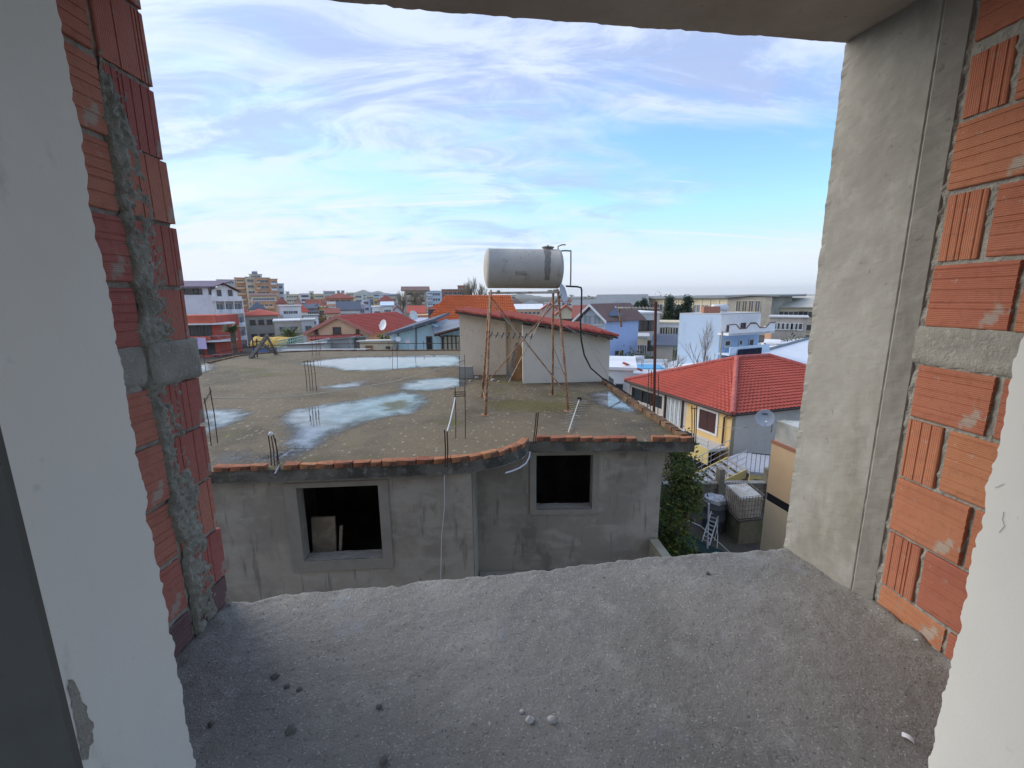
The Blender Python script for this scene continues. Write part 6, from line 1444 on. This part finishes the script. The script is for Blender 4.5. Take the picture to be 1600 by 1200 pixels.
# ---- light blue house with wavy balcony
LBH=thing('light_blue_house','light blue two storey house with a wavy edged white balcony','house',(21,43,0))
cc=atY(1127,492,42);zc2=cc.z;cc=Vector((cc.x,cc.y,0));dL=Vector((-.80,.60,0));dR=Vector((.90,.44,0)).normalized()
nL=Vector((-dL.y,dL.x,0));nR=Vector((-dR.y,dR.x,0))
LL_=(onp(1062,492,cc,nL)).xy;wl_l=(LL_-cc.xy).length;RR_=(onp(1189,492,cc,nR)).xy;wl_r=(RR_-cc.xy).length
E_=cc+dL*wl_l;G_=cc+dR*wl_r
mb=MB();mb.prism([cc,G_,G_+dL*wl_l,E_],(0,0,zc2));mb.build('wall',wl('powder_blue',(.44,.53,.62),.92),LBH)
mb=MB();mb.prism([p.to_tuple()[:2]+(zc2,) for p in (cc,G_,G_+dL*wl_l,E_)],(0,0,.12));mb.build('roof',w_grey,LBH)
zm=onp(1140,519,cc,nR).z
mb=MB();q=cc-nR*.02;mb.ob((q.x,q.y,0),dR*wl_r,nR*.015,(0,0,zm));mb.build('lower_face',wl('mid_blue',(.31,.43,.60),.9),LBH)
mb=MB();q=cc-nR*.02;mb.ob((q.x,q.y,zm+.02),dR*wl_r,nR*.015,(0,0,zc2-zm-.02));mb.build('upper_face',w_white,LBH)
mb=MB();q=cc-nR*1.2-dR*.3;mb.ob((q.x,q.y,zm-.18),dR*(wl_r+.9),nR*1.2,(0,0,.18));bal=mb.build('balcony',w_white,LBH)
mb=MB();N_=48
b0=mb.add([(q+dR*(wl_r+.9)*k/N_).to_tuple()[:2]+(zm-.2,) for k in range(N_+1)])
tp=[.75+.22*max(-1,min(1,1.8*math.sin(k/N_*6.283*2.3+.6))) for k in range(N_+1)]
b1=mb.add([(q+dR*(wl_r+.9)*k/N_).to_tuple()[:2]+(zm-.18+tp[k],) for k in range(N_+1)])
for k in range(N_): mb.face((b0+k,b0+k+1,b1+k+1,b1+k))
mb.build('parapet',w_white,bal);mb=MB();mb.tube([Vector(v) for v in mb.v] or [(q+dR*(wl_r+.9)*k/N_).to_tuple()[:2]+(zm-.14+tp[k],) for k in range(N_+1)],.06,4);mb.build('coping',r_brown,bal)
for (x0,x1,y0,y1) in ((1136,1143,508,516),(1158,1164,504.5,514.5),(1172,1179.5,504,514),(1132,1141,532,541),(1155,1159,531,539.5),(1170,1177,529.5,540)):
    a_=onp(x0,y0,cc-nR*.05,nR);b_=onp(x1,y1,cc-nR*.05,nR);put_win(LBH,(a_+b_)/2,dR,max(.5,(b_-a_).xy.length),a_.z-b_.z,bfr if y0<520 else wfr,dglass)
mb=MB();a_=onp(1128,550,cc,nR);q=cc-nR*1.2;mb.ob((q.x,q.y,a_.z-.2),dR*(wl_r+.3),nR*1.2,(0,0,.18));mb.build('lower_balcony',w_pale,LBH)
mb=MB();q=cc-nR*1.25;mb.ob((q.x,q.y,a_.z),dR*wl_r,nR*.08,(0,0,.6));mb.build('lower_parapet',w_pale,LBH)
mb=MB();q=cc-nR*1.35+dR*1.0;zq_=onp(1140,545,cc,nR).z;mb.grid(lambda i,j:(q.x+dR.x*3.4*i,q.y+dR.y*3.4*i-.04*math.sin(i*20),zq_+.1-.8*j*(1-.3*math.sin(i*5))),20,4);tag(mb.build('laundry',M('navy_cloth',(.012,.014,.03),[],.9)),'dark navy washing hung along the lower balcony of the light blue house','laundry')
mb=MB();p=onp(1122,522,cc-nL*-.6,nL);mb.tube([(p.x,p.y-.8,0),(p.x,p.y-.8,p.z+.3)],.09,6);tag(mb.build('utility_pole',concrete),'pale utility pole at the corner of the light blue house','pole')
p=cc+dR*2.8+dL*2;boiler('white boiler tank lying on the roof of the light blue house',(p.x,p.y,zc2+.1),1.8,.34,False,.3,.15)
mb=MB();p=cc+dR*.6+dL*2;mb.box(p.x,p.x+1.6,p.y,p.y+.5,zc2+.1,zc2+.75);tag(mb.build('brick_stack',w_brick),'low stack of red bricks on the roof of the light blue house','bricks')
# ---- white warehouse behind the yellow house
WWh=thing('white_warehouse','white roofed warehouse with a dark ridge line behind the yellow house','warehouse',(20,41,0))
zw=3.5
ra,rb=atZ(1120,571,zw),atZ(1275,527.5,zw);dw=(rb-ra).normalized();pw=Vector((dw.y,-dw.x,0))
ea,eb=ra+pw*9-Vector((0,0,1.7)),rb+pw*9-Vector((0,0,1.7));fa,fb=ra-pw*9-Vector((0,0,1.7)),rb-pw*9-Vector((0,0,1.7))
whm=M('white_roof_sheet',(.80,.81,.84),[(.4,.4,.65,(.72,.73,.76),.6)],.6,[(2.2,.3,.03,None,'wavex')])
mb=MB();mb.prism([ea,eb,rb,ra],(0,0,.12));mb.prism([ra,rb,fb,fa],(0,0,.12));mb.build('roof',whm,WWh)
mb=MB();mb.prism([Vector((p.x,p.y,0)) for p in (ea,eb,fb,fa)],(0,0,1.6));mb.build('wall',w_white,WWh)
mb=MB();mb.tube([ra+Vector((0,0,.16)),rb+Vector((0,0,.16))],.20,6);mb.build('ridge_cap',r_grey,WWh)
for a_,b_ in ((ra,ea),(rb,eb)): mb=MB();mb.tube([a_+Vector((0,0,.14)),b_+Vector((0,0,.14))],.13,5);mb.build('verge',r_grey,WWh)
# ---- low white flat houses left of the yellow roof
TW=bldg('low_white_house','low white house with a flat roof and blue sheet, left of the red roof',984,1085,590,37,9,w_white,1,5,(1,1),roof=None,yaw=-.10,cat='house')
rt,b,u,n,w,z=TW
mb=MB();mb.ob(b+Vector((0,0,z-.10)),u*w,n*9,(0,0,.12));mb.build('roof',M('white_membrane',(.60,.63,.67),[(.6,.4,.62,(.48,.50,.53),.8),(2.5,.5,.7,(.68,.69,.70),.6)],.4),rt)
mb=MB()
for (o_,e_,d_) in ((b,u*w,n*.2),(b,u*.2,n*9),(b+n*8.8,u*w,n*.2)): mb.ob(o_+Vector((0,0,z)),e_,d_,(0,0,.35))
mb.build('parapet',w_white,rt)
mb=MB();q=b+u*w*.30+n*4.5;mb.ob((q.x,q.y,z+.03),u*2.4,n*2.6,(0,0,.06));tag(mb.build('blue_sheet',M('blue_sheet_m',(.12,.42,.70),[],.5)),'bright blue sheet lying on the low white roof','sheet')
bldg('white_outbuilding','white outbuilding with a stepped wall between hut and low white house',948,990,577,33,6,w_white,1,2,(.8,.9),roof='flat',rmat=r_white,cat='house')
mb=MB();a_,b_=atY(974,567,32.9),atY(1003,579,36.5);mb.tube([a_,b_],.10,4);tag(mb.build('coping_tiles',r_red),'thin row of red coping tiles on the white wall','coping')
p=atY(998,563,39);BT=boiler('white boiler tank on legs above the low white roofs',(p.x,p.y,p.z-.6),.95,.24,False,0,.55)
mb=MB();p=atY(994,552,39);mb.tube([p,p+Vector((0,0,.5))],.02,4)
for k in range(2): mb.tube([p+Vector((-.3,0,.2+.2*k)),p+Vector((.25,0,.25+.2*k))],.015,4)
tag(mb.build('roof_aerial',galv),'small aerial above the white boiler tank','aerial')
# shabby sheds and terraces between
for (nm,lb,x0,x1,yt,Y,dp,wm,rw,cl,kw) in [
 ('grey_shed','grey roofed shed among bushes left of the light blue house',1024,1052,538,52,5,w_stone,0,0,dict(roof='shed',rise=.8,rmat=r_slate)),
 ('porch_house','pale porch with columns and hanging washing left of the light blue house',1028,1064,505,72,6,w_white,1,4,dict(roof='flat',rmat=w_cream,ws=(1.6,2.0),top=.6,fm=w_cream)),
 ('tan_lean_to','tan lean-to with a thin flat roof below the grey white house',996,1012,527,60,5,w_cream,1,2,dict(roof='flat',ws=(1,1.2))),
 ('patchwork_house','shabby patchwork house with odd windows right of the light blue house',1203,1262,496,88,8,wl('shabby_wall',(.40,.36,.32),.7),2,6,dict(roof='flat',ws=(1.3,1.3),fm=w_white)),
 ('brick_pillar_house','small orange brick block beside the light blue house',1196,1206,514,60,3,w_orange,0,0,dict(roof='flat',rmat=w_grey)),
 ('white_van_roof_shed','low white shed in front of the dark hedge',1197,1216,536,55,3,w_white,0,0,dict(roof='flat',rmat=w_white)),
 ('low_brown_house','low brown walled house behind the pines',1060,1130,497,90,6,w_cream,1,6,dict(roof='side',rise=1.2,rmat=r_grey)),
 ]:
    kw=dict(kw);kw.setdefault('cat','house');bldg(nm,lb,x0,x1,yt,Y,dp,wm,rw,cl,**kw)
# ---- vegetation of the town
def pine(label,px,yb,yt,Y,w,seed):
    b=atY(px,yb,Y);zt=atY(px,yt,Y).z;t=thing('pine_tree',label,'pine tree',(b.x,Y,0),'dark pines in front of the works hall');rg=random.Random(seed);mb=MB()
    for k in range(26):
        s=k/25;z_=1.2+(zt-1.4)*s;r_=w*(1-.85*s)*rg.uniform(.75,1.15)
        for j in range(5):
            a=rg.uniform(0,6.28);d=rg.uniform(.2,.9)*r_;leaves(mb,(b.x+math.cos(a)*d,Y+math.sin(a)*d,z_-.25*d),(r_*.5,r_*.5,.4),40,.20,rg,2,5)
    mb.build('crown',[lf_pine,lf_dark],t);mb=MB();mb.tube([(b.x,Y,0),(b.x,Y,zt-.2)],[.25,.04],6);mb.build('trunk',bark,t)
pine('tall dark pine just right of the brown mast',1044,500,465,80,2.3,1);pine('broad dark pine left of the light blue house roof',1073,500,465,78,2.6,2);pine('short dark pine at the left end of the works hall',1005,495,469,95,2.6,3);pine('small dark pine leaning between the two tall ones',1060,500,480,82,1.8,4);pine('low dark pine left of the short one, before the slate roof',996,495,474,98,2.2,5)
def bush(label,px,py,Y,rx,rz_,n,size,mats,seed,name='bush',z=0.):
    b=atY(px,py,Y);shrub(name,label,'bush' if name=='bush' else 'tree',(b.x,Y,z),[((0,0,rz_*.9),(rx,rx*.8,rz_)),((rx*.7,.3,rz_*.7),(rx*.6,rx*.6,rz_*.7)),((-rx*.8,-.2,rz_*.6),(rx*.6,rx*.6,rz_*.6))],size,n,mats,seed)
bush('dark green bush at the foot of the bright blue house',962,560,48,2.4,1.3,1500,.16,[lf_dark,lf_olive],21)
bush('big olive green bush right of the bright blue house',990,555,47,1.9,2.2,1700,.16,[lf_olive,lf_dark,lf_dark],22)
bush('dark bush behind the boiler tank',1008,552,50,1.5,1.6,1000,.16,[lf_dark],23)
bush('russet brown leafless thicket right of the brown mast',1034,560,44,2.2,1.5,1500,.12,[lf_brown,lf_brown,lf_olive],24)
bush('rusty brown thicket against the light blue wall',1056,563,42.5,1.5,1.2,900,.12,[lf_brown],25)
bush('clipped dark hedge left of the light blue house',1050,533,60,2.6,1.6,1500,.16,[lf_dark,lf_olive],26)
bush('dark hedge right of the light blue house',1212,545,56,3.2,2.0,2000,.17,[lf_dark,lf_pine],27)
bush('dark hedge behind the white warehouse roof edge',1246,535,60,3.4,2.3,2000,.17,[lf_dark,lf_olive],28)
bush('greenish shrub under the lower balcony of the light blue house',1137,563,39,1.2,1.3,700,.12,[lf_olive,lf_brown],29)
b=atY(604,540,38);shrub('bright_tree','round yellow green tree right of the pink gabled roof','tree',(b.x,38,0),[((0,0,5.6),(1.0,1.0,1.0)),((.25,0,4.4),(1.2,1.1,1.2)),((-.5,0,3.6),(1.0,1.0,1.0))],.11,2600,[lf_yel,lf_green,lf_dark],31,trunk=(4.2,.14))
b=atY(627,545,36);shrub('slim_cypress','slim dark cypress below the bare poplar','tree',(b.x,36,0),[((0,0,5.8),(.32,.32,1.4)),((0,0,4.0),(.38,.38,1.6))],.10,1100,[lf_pine,lf_dark],32,trunk=(4.0,.12))
pop=M('poplar_bark',(.26,.225,.165),[],.95)
for k,(px,Y,yt,lb) in enumerate(((629,150,458,'bare poplar, widest of those before the beige block'),(648,160,456,'thin bare poplar in front of the middle of the beige block'),(657,158,459,'bare poplar at the right end of the beige block'),(728,200,443,'bare poplar on the skyline, left of three by the brick block'),(741,202,440,'tallest bare poplar on the skyline by the brick block'),(752,205,444,'bare poplar on the skyline nearest to the tank'))):
    b=atY(px,500,Y);h=atY(px,yt,Y).z;bare('poplar',lb,(b.x,Y,0),h*1.02,40+k,pop,.30,5,'bare poplars in the town',w=.35,up=2.0)
b=atY(1083,575,40.5);bare('bare_tree','pale leafless tree against the light blue wall',(b.x,38.5,0),6.8,55,M('ash_bark',(.24,.215,.20),[],.95),.42,4,w=.10,up=1.2)
b=atY(1067,590,38);bare('bare_tree','small leafless tree behind the low white roof',(b.x,41,0),4.6,57,bark_pale,.5,4,w=.07)
b=atY(928,480,150);bush('hazy tan treetops at the left end of the slate roofed hall',925,485,150,7,5.5,1200,.35,[lf_brown,lf_olive],61,'bare_grove')
bush('bare brown tree beside the small far yellow house',510,490,125,3,5,700,.3,[lf_brown],62,'bare_grove')
# far treetops over the hall roof
for k,(px,Y,r_,lb) in enumerate(((1038,190,3.2,'far hazy treetop over the works hall roof, left'),(1049,195,3.6,'far hazy treetop over the works hall roof, right'))): bush(lb,px,470,Y,r_,6.2,500,.4,[lf_brown],70+k,'bare_grove')
# ---- hills
hill=M('hill_green',(.075,.095,.085),[(.002,.4,.6,(.05,.07,.055),.8)],.95)
def ridge(pts,Y,seed):
    mb=MB();P=[atY(x,y,Y) for x,y in pts];N_=160
    def f(i,j):
        s=i*(len(P)-1);k=min(int(s),len(P)-2);p=P[k].lerp(P[k+1],s-k);h=max(1,p.z+14*nz(p.x*.006,seed)+7*nz(p.x*.02,seed+2))
        return (p.x,Y+(j-.5)*1600,max(-2,h*(1-abs(j-.5)*2)**1.1*(1+.2*nz(p.x*.004,j*4,seed))))
    mb.grid(f,N_,10);kind(mb.build('hills',hill,smooth=True))
ridge([(520,470),(540,466),(556,459),(568,455),(580,457),(590,454),(602,457),(618,461),(640,465),(670,470)],4200,1)
ridge([(740,470),(775,467),(800,462),(815,459),(832,461),(850,464),(868,463),(890,466),(915,467),(950,470)],5200,5)
ridge([(1180,470),(1205,465),(1225,461),(1245,462),(1270,465),(1330,469),(1400,472)],4800,8)
ridge([(160,470),(250,464),(320,461),(380,464),(440,466),(500,470)],5000,11)
# ================================================================ GROUND
earth=M('earth',(.075,.060,.048),[(.05,.4,.6,(.105,.095,.085),.8),(.4,.45,.65,(.075,.08,.045),.6),(3,.5,.7,(.16,.14,.12),.5)],.95,[(3,.4,.05)])
mb=MB();mb.grid(lambda u,v:(-6000+12000*u,-3000+12000*v,0),8,8);kind(mb.build('ground',earth))

# ---------------------------------------------------------------- air
hz=bpy.data.materials.new('haze_air');hz.use_nodes=True;nt=hz.node_tree;nt.nodes.clear()
o_=nt.nodes.new('ShaderNodeOutputMaterial');v_=nt.nodes.new('ShaderNodeVolumePrincipled');v_.inputs['Color'].default_value=(.95,.97,1,1);v_.inputs['Density'].default_value=.00010;v_.inputs['Anisotropy'].default_value=.3
nt.links.new(v_.outputs[0],o_.inputs['Volume'])
mb=MB();mb.box(-6500,6500,-3500,9500,-1.0,140);kind(mb.build('haze',hz),'stuff')
